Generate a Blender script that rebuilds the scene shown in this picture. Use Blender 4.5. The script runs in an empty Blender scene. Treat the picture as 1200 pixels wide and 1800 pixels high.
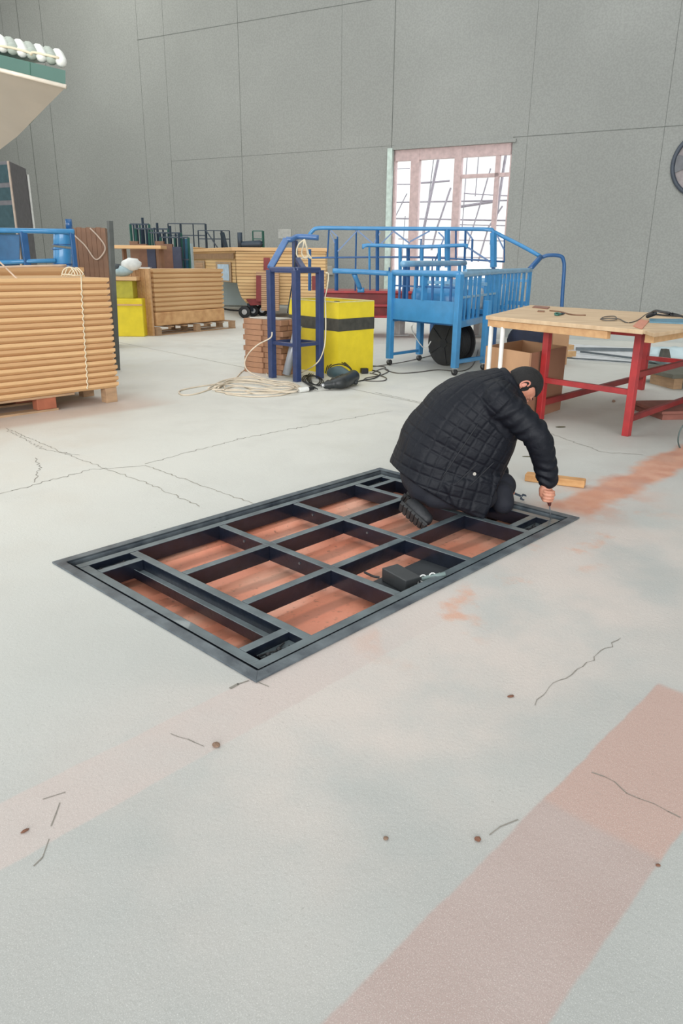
import bpy, bmesh, math, random
from mathutils import Vector as V, Matrix, noise
R = math.radians
random.seed(7)
SC = bpy.context.scene
COL = SC.collection

# ------------------------------------------------------------------ camera
F_PX = 1281.2
H = 1.45                                   # height of the lens above the floor
UPC = V((0.00886385, -0.94596494, -0.32414775))   # world up seen in camera axes (x right, y down, z forward)
XC = V((0.9999561, 0.00936975, 0.0)).normalized()
YC = V((0.00303718, -0.32413352, 0.94600647)).normalized()
cam = bpy.data.objects.new('camera', bpy.data.cameras.new('camera'))
COL.objects.link(cam)
cam.data.sensor_fit = 'VERTICAL'; cam.data.sensor_height = 36.0
cam.data.lens = F_PX / 1800 * 36.0
cam.data.clip_end = 200
def c2w(v): return V((v.dot(XC), v.dot(YC), v.dot(UPC)))
cx_, cy_, cz_ = c2w(V((1, 0, 0))), c2w(V((0, -1, 0))), c2w(V((0, 0, -1)))
m_ = Matrix((cx_, cy_, cz_)).transposed().to_4x4(); m_.translation = V((0, 0, H))
cam.matrix_world = m_
SC.camera = cam
SC.view_settings.view_transform = 'Standard'; SC.view_settings.look = 'None'
SC.view_settings.gamma = 1; SC.view_settings.use_curve_mapping = False
SC.view_settings.exposure = -0.5

# ------------------------------------------------------------------ daylight and added fill lights
w = bpy.data.worlds.new('sky'); SC.world = w; w.use_nodes = True
w.node_tree.nodes['Background'].inputs[0].default_value = (0.93, 0.97, 1, 1)
w.node_tree.nodes['Background'].inputs[1].default_value = 9.0
def area(name, loc, rot, sx, sy, power, col):
    l = bpy.data.lights.new(name, 'AREA'); l.shape = 'RECTANGLE'; l.size = sx; l.size_y = sy
    l.energy = power; l.color = col
    o = bpy.data.objects.new(name, l); COL.objects.link(o); o.location = loc; o.rotation_euler = rot
    return o
area('roof_skylight', (-4, 12, 13.4), (0, 0, 0), 22, 20, 2500, (0.965, 0.985, 1.0))
area('far_wall_fill', (-11, 25.5, 13.4), (0, 0, 0), 9, 6, 850, (1.0, 1.0, 0.93))  # unseen light added to brighten the upper left of the back wall
area('side_daylight', (-15.5, 8, 6.0), (0, R(-90), 0), 8, 18, 1700, (0.96, 0.99, 1.0))
area('front_fill', (-2, -15.5, 6.5), (R(90), 0, 0), 24, 11, 8600, (0.98, 0.985, 1.0))  # unseen light added behind the camera to light the front faces

# ------------------------------------------------------------------ placing helpers
def ray(px, py):
    return c2w(V((px - 600, py - 900, F_PX)))
def fl(px, py, z=0.0):                     # point of the horizontal plane z seen at a pixel
    d = ray(px, py); t = (z - H) / d.z
    return V((0, 0, H)) + d * t
def at(px, py, Y):                         # point at distance Y seen at a pixel
    d = ray(px, py); return V((0, 0, H)) + d * (Y / d.y)
def up(b, py):                             # height above ground point b that shows at pixel row py
    lo, hi = -2.0, 12.0
    for _ in range(50):
        m = (lo + hi) / 2
        p = V((b[0], b[1], m - H)); zc = p.x * XC.z + p.y * YC.z + p.z * UPC.z
        yy = 900 + F_PX * (p.x * XC.y + p.y * YC.y + p.z * UPC.y) / zc
        if yy > py: lo = m
        else: hi = m
    return (lo + hi) / 2
def upto(b, py):
    return V((b[0], b[1], up(b, py)))

# ------------------------------------------------------------------ materials
def rgb(r, g, b):                          # sRGB 0..255 to linear
    f = lambda c: (c / 255 / 12.92) if c / 255 <= .04045 else ((c / 255 + .055) / 1.055) ** 2.4
    return (f(r), f(g), f(b), 1)
MATS = {}
def mat(name, col, rough=.6, metal=0, var=.12, scale=8, bump=0.0, bscale=60, col2=None, coat=0, stretch=(1, 1, 1), detail=4):
    if name in MATS: return MATS[name]
    m = bpy.data.materials.new(name); m.use_nodes = True; nt = m.node_tree; N = nt.nodes; L = nt.links
    b = N['Principled BSDF']; b.inputs['Roughness'].default_value = rough; b.inputs['Metallic'].default_value = metal
    if coat: b.inputs['Coat Weight'].default_value = coat
    tc = N.new('ShaderNodeTexCoord'); mp = N.new('ShaderNodeMapping'); mp.inputs['Scale'].default_value = stretch
    L.new(tc.outputs['Object'], mp.inputs[0])
    nz = N.new('ShaderNodeTexNoise'); nz.inputs['Scale'].default_value = scale; nz.inputs['Detail'].default_value = detail
    L.new(mp.outputs[0], nz.inputs['Vector'])
    cr = N.new('ShaderNodeValToRGB')
    c = col; d = col2 or tuple(min(1, x * (1 - var * 2)) for x in c[:3]) + (1,)
    cr.color_ramp.elements[0].position = .3; cr.color_ramp.elements[0].color = d
    cr.color_ramp.elements[1].position = .7; cr.color_ramp.elements[1].color = c
    L.new(nz.outputs[0], cr.inputs[0]); L.new(cr.outputs[0], b.inputs['Base Color'])
    if bump:
        n2 = N.new('ShaderNodeTexNoise'); n2.inputs['Scale'].default_value = bscale; n2.inputs['Detail'].default_value = 3
        L.new(mp.outputs[0], n2.inputs['Vector'])
        bp = N.new('ShaderNodeBump'); bp.inputs['Strength'].default_value = bump; bp.inputs['Distance'].default_value = .01
        L.new(n2.outputs[0], bp.inputs['Height']); L.new(bp.outputs[0], b.inputs['Normal'])
    MATS[name] = m
    return m

# ------------------------------------------------------------------ mesh builder
class MB:
    def __init__(s): s.v = []; s.f = []; s.m = []; s.mi = 0
    def add(s, vs, fs):
        n = len(s.v); s.v += [V(p) for p in vs]
        for f in fs: s.f.append([i + n for i in f]); s.m.append(s.mi)
        return s
    def hexa(s, a):                        # eight corners: four below, four above
        return s.add(a, [(3, 2, 1, 0), (4, 5, 6, 7), (0, 1, 5, 4), (1, 2, 6, 5), (2, 3, 7, 6), (3, 0, 4, 7)])
    def box(s, c, size, rz=0.0):
        x, y, z = [k / 2 for k in size]; ca, sa = math.cos(rz), math.sin(rz)
        P = lambda a, b, d: (c[0] + a * ca - b * sa, c[1] + a * sa + b * ca, c[2] + d)
        return s.hexa([P(-x, -y, -z), P(x, -y, -z), P(x, y, -z), P(-x, y, -z), P(-x, -y, z), P(x, -y, z), P(x, y, z), P(-x, y, z)])
    def beam(s, p0, p1, w, h=None, upv=(0, 0, 1)):
        p0, p1 = V(p0), V(p1); h = h or w; d = (p1 - p0).normalized(); u = V(upv)
        if abs(d.dot(u)) > .95: u = V((0.66, -0.75, 0))
        r = d.cross(u).normalized(); u = r.cross(d).normalized()
        a, b = r * w / 2, u * h / 2
        return s.hexa([p0 - a - b, p0 + a - b, p1 + a - b, p1 - a - b, p0 - a + b, p0 + a + b, p1 + a + b, p1 - a + b])
    def tube(s, pts, r, seg=8, closed=False):
        pts = [V(p) for p in pts]; n = len(pts); rs = r if isinstance(r, (list, tuple)) else [r] * n
        rings = []; prev = None
        for i, p in enumerate(pts):
            a = pts[(i - 1) % n] if closed or i > 0 else p; b = pts[(i + 1) % n] if closed or i < n - 1 else p
            d = (b - a)
            d = d.normalized() if d.length > 1e-9 else V((0, 0, 1))
            if prev is None:
                prev = d.cross(V((0, 0, 1)))
                if prev.length < .1: prev = d.cross(V((1, 0, 0)))
            prev = (prev - d * prev.dot(d)).normalized(); q = d.cross(prev)
            rings.append([p + (prev * math.cos(2 * math.pi * k / seg) + q * math.sin(2 * math.pi * k / seg)) * rs[i] for k in range(seg)])
        vs = [x for rg in rings for x in rg]; fs = []
        for i in range(n if closed else n - 1):
            j = (i + 1) % n
            for k in range(seg):
                l = (k + 1) % seg; fs.append((i * seg + k, i * seg + l, j * seg + l, j * seg + k))
        if not closed: fs.append(tuple(range(seg - 1, -1, -1))); fs.append(tuple((n - 1) * seg + k for k in range(seg)))
        return s.add(vs, fs)
    def limb(s, pts, rs, seg=16):          # closed rounded tube with tapering radius
        P, Q = smooth_path(pts, 5, rs)
        d0 = (P[0] - P[1]).normalized(); d1 = (P[-1] - P[-2]).normalized(); A, B = [], []
        for t in (85, 65, 40, 20):
            A.append((P[0] + d0 * Q[0] * math.sin(R(t)), Q[0] * math.cos(R(t))))
            B.append((P[-1] + d1 * Q[-1] * math.sin(R(t)), Q[-1] * math.cos(R(t))))
        allp = A + list(zip(P, Q)) + B[::-1]
        return s.tube([a for a, b in allp], [b for a, b in allp], seg)
    def blob(s, c, ax, ay, az, seg=20, rings=12, fn=None):   # ellipsoid from three half-axis vectors
        c, ax, ay, az = V(c), V(ax), V(ay), V(az); vs = []; fs = []
        for i in range(rings + 1):
            th = math.pi * i / rings
            for k in range(seg):
                ph = 2 * math.pi * k / seg
                a, b, d = math.sin(th) * math.cos(ph), math.sin(th) * math.sin(ph), math.cos(th)
                q = fn(a, b, d) if fn else 1
                vs.append(c + (ax * a + ay * b + az * d) * q)
        for i in range(rings):
            for k in range(seg):
                l = (k + 1) % seg; fs.append((i * seg + k, (i + 1) * seg + k, (i + 1) * seg + l, i * seg + l))
        return s.add(vs, fs)
    def prism(s, poly, vec):               # polygon of 3-D points pushed along a vector
        poly = [V(p) for p in poly]; n = len(poly); vec = V(vec)
        return s.add(poly + [p + vec for p in poly], [tuple(range(n - 1, -1, -1)), tuple(range(n, 2 * n))] + [(i, (i + 1) % n, (i + 1) % n + n, i + n) for i in range(n)])
    def cyl(s, p0, p1, r, seg=20, r1=None): return s.tube([p0, p1], [r, r if r1 is None else r1], seg)
    def loft(s, secs, seg=28, p=2.0):       # sections: centre, half vector a, half vector b
        vs = []; fs = []
        for c, a, b in secs:
            for k in range(seg):
                t = 2 * math.pi * k / seg; ct, st = math.cos(t), math.sin(t)
                q = (abs(ct) ** p + abs(st) ** p) ** (-1 / p)
                vs.append(V(c) + V(a) * ct * q + V(b) * st * q)
        n = len(secs)
        for i in range(n - 1):
            for k in range(seg):
                l = (k + 1) % seg; fs.append((i * seg + k, i * seg + l, (i + 1) * seg + l, (i + 1) * seg + k))
        fs += [tuple(range(seg - 1, -1, -1)), tuple((n - 1) * seg + k for k in range(seg))]
        return s.add(vs, fs)
    def build(s, name, m, parent=None, bevel=0.0, smooth=False, origin=None, seg=2):
        me = bpy.data.meshes.new(name); o = bpy.data.objects.new(name, me)
        if parent is not None: base = BASE[parent.name_full]
        elif origin is not None: base = V(origin)
        else:
            xs = [p.x for p in s.v]; ys = [p.y for p in s.v]; zs = [p.z for p in s.v]
            base = V(((min(xs) + max(xs)) / 2, (min(ys) + max(ys)) / 2, min(zs)))
        me.from_pydata([tuple(p - base) for p in s.v], [], s.f); me.update()
        bm = bmesh.new(); bm.from_mesh(me); bmesh.ops.recalc_face_normals(bm, faces=bm.faces); bm.to_mesh(me); bm.free()
        ms = m if isinstance(m, list) else [m]
        for k in ms: me.materials.append(k)
        if len(ms) > 1:
            for i, f in enumerate(me.polygons): f.material_index = s.m[i]
        if smooth: me.polygons.foreach_set('use_smooth', [True] * len(me.polygons))
        COL.objects.link(o)
        if parent is not None: o.parent = parent
        else: o.location = base
        BASE[o.name_full] = base
        if bevel:
            b = o.modifiers.new('soft_edges', 'BEVEL'); b.width = bevel; b.segments = seg; b.limit_method = 'ANGLE'; b.harden_normals = False
        return o
BASE = {}
def smooth_path(pts, n=6, rs=None):
    pts = [V(p) for p in pts]; P = []; Q = []
    for i in range(len(pts) - 1):
        p0, p1, p2, p3 = pts[max(i - 1, 0)], pts[i], pts[i + 1], pts[min(i + 2, len(pts) - 1)]
        for k in range(n):
            t = k / n
            P.append(.5 * ((2 * p1) + (p2 - p0) * t + (2 * p0 - 5 * p1 + 4 * p2 - p3) * t * t + (3 * p1 - p0 - 3 * p2 + p3) * t ** 3))
            if rs: Q.append(rs[i] * (1 - t) + rs[i + 1] * t)
    P.append(pts[-1])
    if rs: Q.append(rs[-1]); return P, Q
    return P
def tag(o, label=None, cat=None, group=None, kind=None):
    if label: o['label'] = label
    if cat: o['category'] = cat
    if group: o['group'] = group
    if kind: o['kind'] = kind
    return o
def thing(name, loc, label, cat, group=None, rz=0.0):
    o = bpy.data.objects.new(name, None); COL.objects.link(o); o.empty_display_size = .1
    o.location = loc; o.rotation_euler = (0, 0, rz); BASE[o.name_full] = V(loc) if rz == 0 else V((0, 0, 0))
    return tag(o, label, cat, group)
def proto(name, label, cat, group=None):    # built round the origin, then moved
    o = thing(name, (0, 0, 0), label, cat, group); return o
def dup(root, loc, rz=0.0, label=None, group=None):
    r = root.copy(); COL.objects.link(r); r.location = loc; r.rotation_euler = (0, 0, rz)
    if label: r['label'] = label
    if group: r['group'] = group
    for ch in list(root.children):
        c = ch.copy(); COL.objects.link(c); c.parent = r
        for g in list(ch.children):
            d = g.copy(); COL.objects.link(d); d.parent = c
    return r
ORD = ['topmost', 'second', 'third', 'fourth', 'fifth', 'sixth', 'seventh', 'eighth', 'ninth', 'tenth', 'eleventh', 'twelfth',
       'thirteenth', 'fourteenth', 'fifteenth', 'sixteenth', 'seventeenth', 'eighteenth', 'nineteenth', 'twentieth']

# directions of the pit frame, which the whole bay is lined up with
O2 = fl(450, 1201); U2 = V((0.68597, 0.72763, 0)).normalized(); V2 = V((-U2.y, U2.x, 0))
ANG = math.atan2(U2.y, U2.x)
def uv(u, v, z=0.0): return V((O2.x, O2.y, 0)) + U2 * u + V2 * v + V((0, 0, z))
PL, PW = 2.533, 1.583
# ------------------------------------------------------------------ surfaces of the setting
def node_floor():
    m = bpy.data.materials.new('worn_painted_concrete'); m.use_nodes = True; nt = m.node_tree; N = nt.nodes; L = nt.links
    b = N['Principled BSDF']
    g = N.new('ShaderNodeNewGeometry'); mp = N.new('ShaderNodeMapping'); mp.vector_type = 'TEXTURE'
    mp.inputs['Location'].default_value = (O2.x, O2.y, 0); mp.inputs['Rotation'].default_value = (0, 0, ANG)
    L.new(g.outputs['Position'], mp.inputs[0]); P = mp.outputs[0]
    sp = N.new('ShaderNodeSeparateXYZ'); L.new(P, sp.inputs[0])
    def nz(scale, detail=4, rough=.55, dist=0, vec=None):
        n = N.new('ShaderNodeTexNoise'); n.inputs['Scale'].default_value = scale; n.inputs['Detail'].default_value = detail
        n.inputs['Roughness'].default_value = rough; n.inputs['Distortion'].default_value = dist; L.new(vec or P, n.inputs['Vector']); return n.outputs[0]
    def mth(op, a, c=None, d=None, clamp=False):
        n = N.new('ShaderNodeMath'); n.operation = op; n.use_clamp = clamp
        for i, x in enumerate((a, c, d)):
            if x is None: continue
            if isinstance(x, (int, float)): n.inputs[i].default_value = x
            else: L.new(x, n.inputs[i])
        return n.outputs[0]
    def ramp(x, lo, hi, a=0.0, z=1.0):
        n = N.new('ShaderNodeMapRange'); n.interpolation_type = 'SMOOTHSTEP'
        n.inputs[1].default_value = lo; n.inputs[2].default_value = hi; n.inputs[3].default_value = a; n.inputs[4].default_value = z
        L.new(x, n.inputs[0]); return n.outputs[0]
    def mix(f, a, c):
        n = N.new('ShaderNodeMix'); n.data_type = 'RGBA'
        if isinstance(f, (int, float)): n.inputs[0].default_value = f
        else: L.new(f, n.inputs[0])
        for k, x in ((6, a), (7, c)):
            if isinstance(x, tuple): n.inputs[k].default_value = x
            else: L.new(x, n.inputs[k])
        return n.outputs[2]
    wob = mth('MULTIPLY', mth('SUBTRACT', nz(5, 5), .5), .025)
    u, v0 = sp.outputs[0], sp.outputs[1]; v = mth('ADD', v0, wob); uu = mth('ADD', u, wob)
    band = lambda x, lo, hi, s=.006: mth('MULTIPLY', ramp(x, lo - s, lo + s), ramp(x, hi - s, hi + s, 1, 0))
    base = mix(ramp(nz(1.1, 5), .35, .65), rgb(167, 169, 166), rgb(175, 177, 174))
    far_light = ramp(mth('ADD', v0, mth('MULTIPLY', nz(.8, 3), .7)), -.6, 3.6)  # far floor paler: falloff of the light put into the colour
    base = mix(far_light, base, rgb(214, 213, 205))
    base = mix(ramp(nz(.5, 6, .6), .5, .75, 0, .35), base, rgb(184, 183, 177))
    # pinkish dust wash round the pit
    w1 = mth('MULTIPLY', band(u, -.6, 3.2, .9), band(v0, -.95, .2, .35)); w1 = mth('MULTIPLY', w1, ramp(nz(1.7, 5), .3, .65))
    base = mix(mth('MULTIPLY', w1, .6), base, rgb(214, 198, 189))
    w2 = mth('MULTIPLY', band(u, 1.05, 2.1, .12), ramp(v0, -1.9, -.7, 1, .0)); base = mix(mth('MULTIPLY', w2, .4), base, rgb(212, 184, 172))
    # old red lane lines
    sa = mth('MULTIPLY', band(v, -.20, .04), ramp(u, .1, 1.3, 1, .15)); base = mix(mth('MULTIPLY', sa, ramp(nz(3, 5), .2, .6, .45, .8)), base, rgb(194, 180, 174))
    sb = mth('MULTIPLY', band(v, -1.385, -1.055), ramp(uu, 1.0, 1.04, 1, 0))
    red = mix(ramp(nz(2.2, 5), .3, .7), rgb(178, 158, 152), rgb(170, 147, 140))
    base = mix(mth('MULTIPLY', sb, .88), base, red)
    base = mix(mth('MULTIPLY', mth('MULTIPLY', sb, ramp(uu, .16, .2)), .8), base, rgb(184, 154, 143))
    sc = mth('MULTIPLY', band(mth('ADD', v, mth('MULTIPLY', mth('SUBTRACT', nz(2.2, 4), .5), .35)), -.02, .25, .05), ramp(u, 2.5, 2.7))
    base = mix(mth('MULTIPLY', sc, ramp(nz(3, 4), .15, .5, .55, .92)), base, mix(ramp(nz(6, 4), .3, .7), rgb(186, 120, 92), rgb(202, 150, 124)))
    sd = mth('MULTIPLY', band(u, 2.5, 3.4, .25), band(v0, -.15, .35, .2)); base = mix(mth('MULTIPLY', mth('MULTIPLY', sd, ramp(nz(4, 5), .42, .6)), .5), base, rgb(196, 132, 100))
    so = mth('MULTIPLY', band(v0, -.38, .0, .12), band(u, .6, 3.0, .4)); base = mix(mth('MULTIPLY', mth('MULTIPLY', so, ramp(nz(2.9, 5, .6), .55, .7)), .75), base, rgb(206, 150, 122))
    se = mth('MULTIPLY', band(v, 4.85, 5.75, .1), ramp(u, 2.6, 3.2, 1, 0)); base = mix(mth('MULTIPLY', se, .55), base, rgb(186, 156, 140))
    # grime specks, pits and pale scuffs
    sp1 = ramp(nz(60, 6, .75), .60, .66); sp1 = mth('MULTIPLY', sp1, ramp(nz(2.1, 3), .48, .62)); base = mix(mth('MULTIPLY', sp1, .45), base, rgb(120, 118, 108))
    base = mix(mth('MULTIPLY', ramp(nz(260, 4, .7), .52, .66), .32), base, rgb(150, 148, 140))
    base = mix(mth('MULTIPLY', ramp(nz(330, 3, .7), .54, .64), .30), base, rgb(240, 240, 236))
    L.new(base, b.inputs['Base Color'])
    L.new(ramp(nz(3, 5), .3, .7, .45, .7), b.inputs['Roughness'])
    bp = N.new('ShaderNodeBump'); bp.inputs['Strength'].default_value = .35; bp.inputs['Distance'].default_value = .004
    h = mth('ADD', mth('MULTIPLY', nz(70, 5, .65), 1.0), mth('MULTIPLY', nz(9, 5), .8)); L.new(h, bp.inputs['Height']); L.new(bp.outputs[0], b.inputs['Normal'])
    return m
def node_pit():
    m = bpy.data.materials.new('red_oxide_pit_floor'); m.use_nodes = True; nt = m.node_tree; N = nt.nodes; L = nt.links
    b = N['Principled BSDF']; b.inputs['Roughness'].default_value = .55
    g = N.new('ShaderNodeNewGeometry'); mp = N.new('ShaderNodeMapping'); mp.vector_type = 'TEXTURE'
    mp.inputs['Location'].default_value = (O2.x, O2.y, 0); mp.inputs['Rotation'].default_value = (0, 0, ANG)
    L.new(g.outputs['Position'], mp.inputs[0])
    st = N.new('ShaderNodeMapping'); st.inputs['Scale'].default_value = (1, 2.2, 1); L.new(mp.outputs[0], st.inputs[0])
    a = N.new('ShaderNodeTexNoise'); a.inputs['Scale'].default_value = 1.6; a.inputs['Detail'].default_value = 6; L.new(st.outputs[0], a.inputs['Vector'])
    r = N.new('ShaderNodeValToRGB'); L.new(a.outputs[0], r.inputs[0])
    e = r.color_ramp.elements; e[0].position = .3; e[0].color = rgb(222, 138, 110); e[1].position = .7; e[1].color = rgb(242, 190, 166)
    k = r.color_ramp.elements.new(.5); k.color = rgb(234, 156, 128)
    d = N.new('ShaderNodeTexNoise'); d.inputs['Scale'].default_value = 34; d.inputs['Detail'].default_value = 6; L.new(mp.outputs[0], d.inputs['Vector'])
    mr = N.new('ShaderNodeMapRange'); mr.inputs[1].default_value = .60; mr.inputs[2].default_value = .85; L.new(d.outputs[0], mr.inputs[0])
    mx = N.new('ShaderNodeMix'); mx.data_type = 'RGBA'; L.new(mr.outputs[0], mx.inputs[0]); L.new(r.outputs[0], mx.inputs[6]); mx.inputs[7].default_value = rgb(120, 92, 74)
    sx = N.new('ShaderNodeSeparateXYZ'); L.new(mp.outputs[0], sx.inputs[0])
    wv = N.new('ShaderNodeMath'); wv.operation = 'MULTIPLY_ADD'; L.new(a.outputs[0], wv.inputs[0]); wv.inputs[1].default_value = .10; L.new(sx.outputs[1], wv.inputs[2])
    pp = N.new('ShaderNodeMath'); pp.operation = 'PINGPONG'; L.new(wv.outputs[0], pp.inputs[0]); pp.inputs[1].default_value = .23
    m2 = N.new('ShaderNodeMapRange'); m2.interpolation_type = 'SMOOTHSTEP'; L.new(pp.outputs[0], m2.inputs[0]); m2.inputs[1].default_value = .02; m2.inputs[2].default_value = .05; m2.inputs[3].default_value = .42; m2.inputs[4].default_value = 0
    m3 = N.new('ShaderNodeMix'); m3.data_type = 'RGBA'; L.new(m2.outputs[0], m3.inputs[0]); L.new(mx.outputs[2], m3.inputs[6]); m3.inputs[7].default_value = rgb(112, 86, 74)
    L.new(m3.outputs[2], b.inputs['Base Color'])
    bp = N.new('ShaderNodeBump'); bp.inputs['Strength'].default_value = .4; bp.inputs['Distance'].default_value = .004
    L.new(d.outputs[0], bp.inputs['Height']); L.new(bp.outputs[0], b.inputs['Normal'])
    return m
def node_wall():
    m = bpy.data.materials.new('grey_textured_wall_panel'); m.use_nodes = True; nt = m.node_tree; N = nt.nodes; L = nt.links
    b = N['Principled BSDF']; b.inputs['Roughness'].default_value = .75
    tc = N.new('ShaderNodeNewGeometry')
    a = N.new('ShaderNodeTexNoise'); a.inputs['Scale'].default_value = .25; a.inputs['Detail'].default_value = 3; L.new(tc.outputs['Position'], a.inputs['Vector'])
    r = N.new('ShaderNodeValToRGB'); L.new(a.outputs[0], r.inputs[0]); e = r.color_ramp.elements
    e[0].position = .35; e[0].color = rgb(143, 145, 141); e[1].position = .65; e[1].color = rgb(151, 153, 149)
    n = N.new('ShaderNodeTexNoise'); n.inputs['Scale'].default_value = 22; n.inputs['Detail'].default_value = 3; L.new(tc.outputs['Position'], n.inputs['Vector'])
    mr = N.new('ShaderNodeMapRange'); mr.inputs[1].default_value = .4; mr.inputs[2].default_value = .6; mr.inputs[3].default_value = .93; mr.inputs[4].default_value = 1.05; L.new(n.outputs[0], mr.inputs[0])
    mx = N.new('ShaderNodeMix'); mx.data_type = 'RGBA'; mx.blend_type = 'MULTIPLY'; mx.inputs[0].default_value = 1
    L.new(r.outputs[0], mx.inputs[6]); L.new(mr.outputs[0], mx.inputs[7]); L.new(mx.outputs[2], b.inputs['Base Color'])
    return m
M_FLOOR, M_PIT, M_WALL = node_floor(), node_pit(), node_wall()
M_CRACK = mat('floor_crack', rgb(148, 143, 134), .9)  # darker colour of the crack ribbons
M_JOINT = mat('floor_joint_filler', rgb(168, 162, 150), .9)
M_BLACKSTEEL = mat('black_painted_steel', rgb(40, 47, 56), .28, .0, .2, 22, .12, 40, coat=.6)
def sheen_top(name, top, side):                  # black enamel; skylight sheen painted as paler colour on upward faces
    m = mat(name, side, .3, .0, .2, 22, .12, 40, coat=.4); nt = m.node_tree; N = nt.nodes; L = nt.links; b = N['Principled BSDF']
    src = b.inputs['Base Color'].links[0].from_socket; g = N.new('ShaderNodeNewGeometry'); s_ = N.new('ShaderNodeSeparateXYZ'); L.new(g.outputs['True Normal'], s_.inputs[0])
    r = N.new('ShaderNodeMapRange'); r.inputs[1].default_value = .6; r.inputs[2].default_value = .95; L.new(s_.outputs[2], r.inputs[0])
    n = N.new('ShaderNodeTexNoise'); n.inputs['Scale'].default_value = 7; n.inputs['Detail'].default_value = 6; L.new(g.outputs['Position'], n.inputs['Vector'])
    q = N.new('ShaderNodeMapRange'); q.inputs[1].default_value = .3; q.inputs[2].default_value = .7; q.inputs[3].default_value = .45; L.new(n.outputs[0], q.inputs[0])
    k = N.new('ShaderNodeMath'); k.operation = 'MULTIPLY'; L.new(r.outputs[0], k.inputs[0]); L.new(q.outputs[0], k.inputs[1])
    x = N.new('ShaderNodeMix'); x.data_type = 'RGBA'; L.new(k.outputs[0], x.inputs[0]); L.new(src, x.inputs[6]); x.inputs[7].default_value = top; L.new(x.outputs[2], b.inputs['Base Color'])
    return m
M_BLACKSTEEL = sheen_top('sheen_top_black_steel', rgb(108, 120, 124), rgb(20, 27, 40))
M_RIM = mat('scuffed_black_steel', rgb(102, 111, 116), .35, .0, .2, 9, .15, 60, col2=rgb(58, 66, 74))
M_PITWALL = mat('pit_side_dark', rgb(60, 52, 48), .8)  # pit sides darker than the pit floor

# floor with the open pit; joints and cracks are ribbons let into the same mesh
fm = MB(); B = 60
o4 = [uv(-B, -B), uv(B, -B), uv(B, B), uv(-B, B)]
hu0, hu1, hv0, hv1 = .035, PL - .035, .035, PW - .035
h4 = [uv(hu0, hv0), uv(hu1, hv0), uv(hu1, hv1), uv(hu0, hv1)]
for i in range(4): j = (i + 1) % 4; fm.add([o4[i], o4[j], h4[j], h4[i]], [(0, 1, 2, 3)])
ZP = -.145
fm.mi = 2
for i in range(4):
    j = (i + 1) % 4; fm.add([h4[i], h4[j], h4[j] + V((0, 0, ZP)), h4[i] + V((0, 0, ZP))], [(0, 3, 2, 1)])
fm.mi = 1
prof = [(hv0, ZP), (.13, ZP), (.17, ZP + .02), (.52, ZP + .02), (.55, ZP), (.64, ZP), (.67, ZP + .02), (.98, ZP + .02), (1.01, ZP), (1.10, ZP), (1.13, ZP + .02), (1.36, ZP + .02), (1.39, ZP + .045), (hv1, ZP + .045)]
for a, b_ in zip(prof, prof[1:]): fm.add([uv(hu0, a[0], a[1]), uv(hu1, a[0], a[1]), uv(hu1, b_[0], b_[1]), uv(hu0, b_[0], b_[1])], [(0, 1, 2, 3)])
def ribbon(px, wd, mi, jag=0.0, z=.0012):
    P = [fl(*p) for p in px]; Q = []
    for a, b_ in zip(P, P[1:]):
        n = max(1, int((b_ - a).length / .03)) if jag else 1
        for k in range(n): Q.append(a.lerp(b_, k / n))
    Q.append(P[-1]); fm.mi = mi
    for i in range(1, len(Q) - 1): Q[i] += V((random.uniform(-jag, jag), random.uniform(-jag, jag), 0))
    for i, (a, b_) in enumerate(zip(Q, Q[1:])):
        d = (b_ - a).normalized(); s = V((-d.y, d.x, 0)) * wd / 2 * (random.uniform(.5, 1.3) if jag else 1); e = d * wd * .3
        fm.add([a - s - e + V((0, 0, z)), a + s - e + V((0, 0, z)), b_ + s + e + V((0, 0, z)), b_ - s + e + V((0, 0, z))], [(3, 2, 1, 0)])
ribbon([(190, 598), (430, 646), (600, 680), (800, 722)], .014, 4)
ribbon([(10, 752), (120, 800), (255, 848), (350, 890)], .006, 4, .012)
ribbon([(0, 868), (70, 850), (160, 826), (255, 818)], .006, 3, .02)
ribbon([(255, 815), (420, 772), (560, 745), (690, 722)], .006, 3, .02)
ribbon([(255, 818), (345, 850), (445, 885)], .007, 4, .01)
ribbon([(60, 848), (70, 822), (62, 805)], .006, 3, .015)
ribbon([(15, 757), (50, 775), (75, 790), (140, 800)], .005, 3, .02)
ribbon([(1090, 1122), (1040, 1160), (1000, 1185), (955, 1215), (940, 1240)], .0032, 3, .009)
ribbon([(105, 1412), (90, 1452)], .005, 3, .005); ribbon([(86, 1476), (75, 1505), (60, 1522)], .005, 3, .005)
ribbon([(76, 1405), (114, 1393)], .005, 3, .003); ribbon([(300, 1290), (330, 1300), (358, 1312)], .003, 3, .004)
ribbon([(860, 1468), (880, 1452), (910, 1441)], .003, 3, .004); ribbon([(1040, 1358), (1080, 1372), (1100, 1395), (1150, 1415), (1195, 1437)], .0035, 3, .006)
ribbon([(455, 1200), (472, 1207)], .004, 3); ribbon([(405, 1210), (420, 1203), (436, 1197)], .01, 3, .004)
ribbon([(660, 690), (760, 712), (850, 730)], .01, 3, .01); ribbon([(960, 760), (1060, 795), (1130, 800)], .006, 3, .02)
flo_o = fm.build('floor', [M_FLOOR, M_PIT, M_PITWALL, M_CRACK, M_JOINT], origin=(0, 0, 0)); tag(flo_o, kind='structure')

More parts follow.
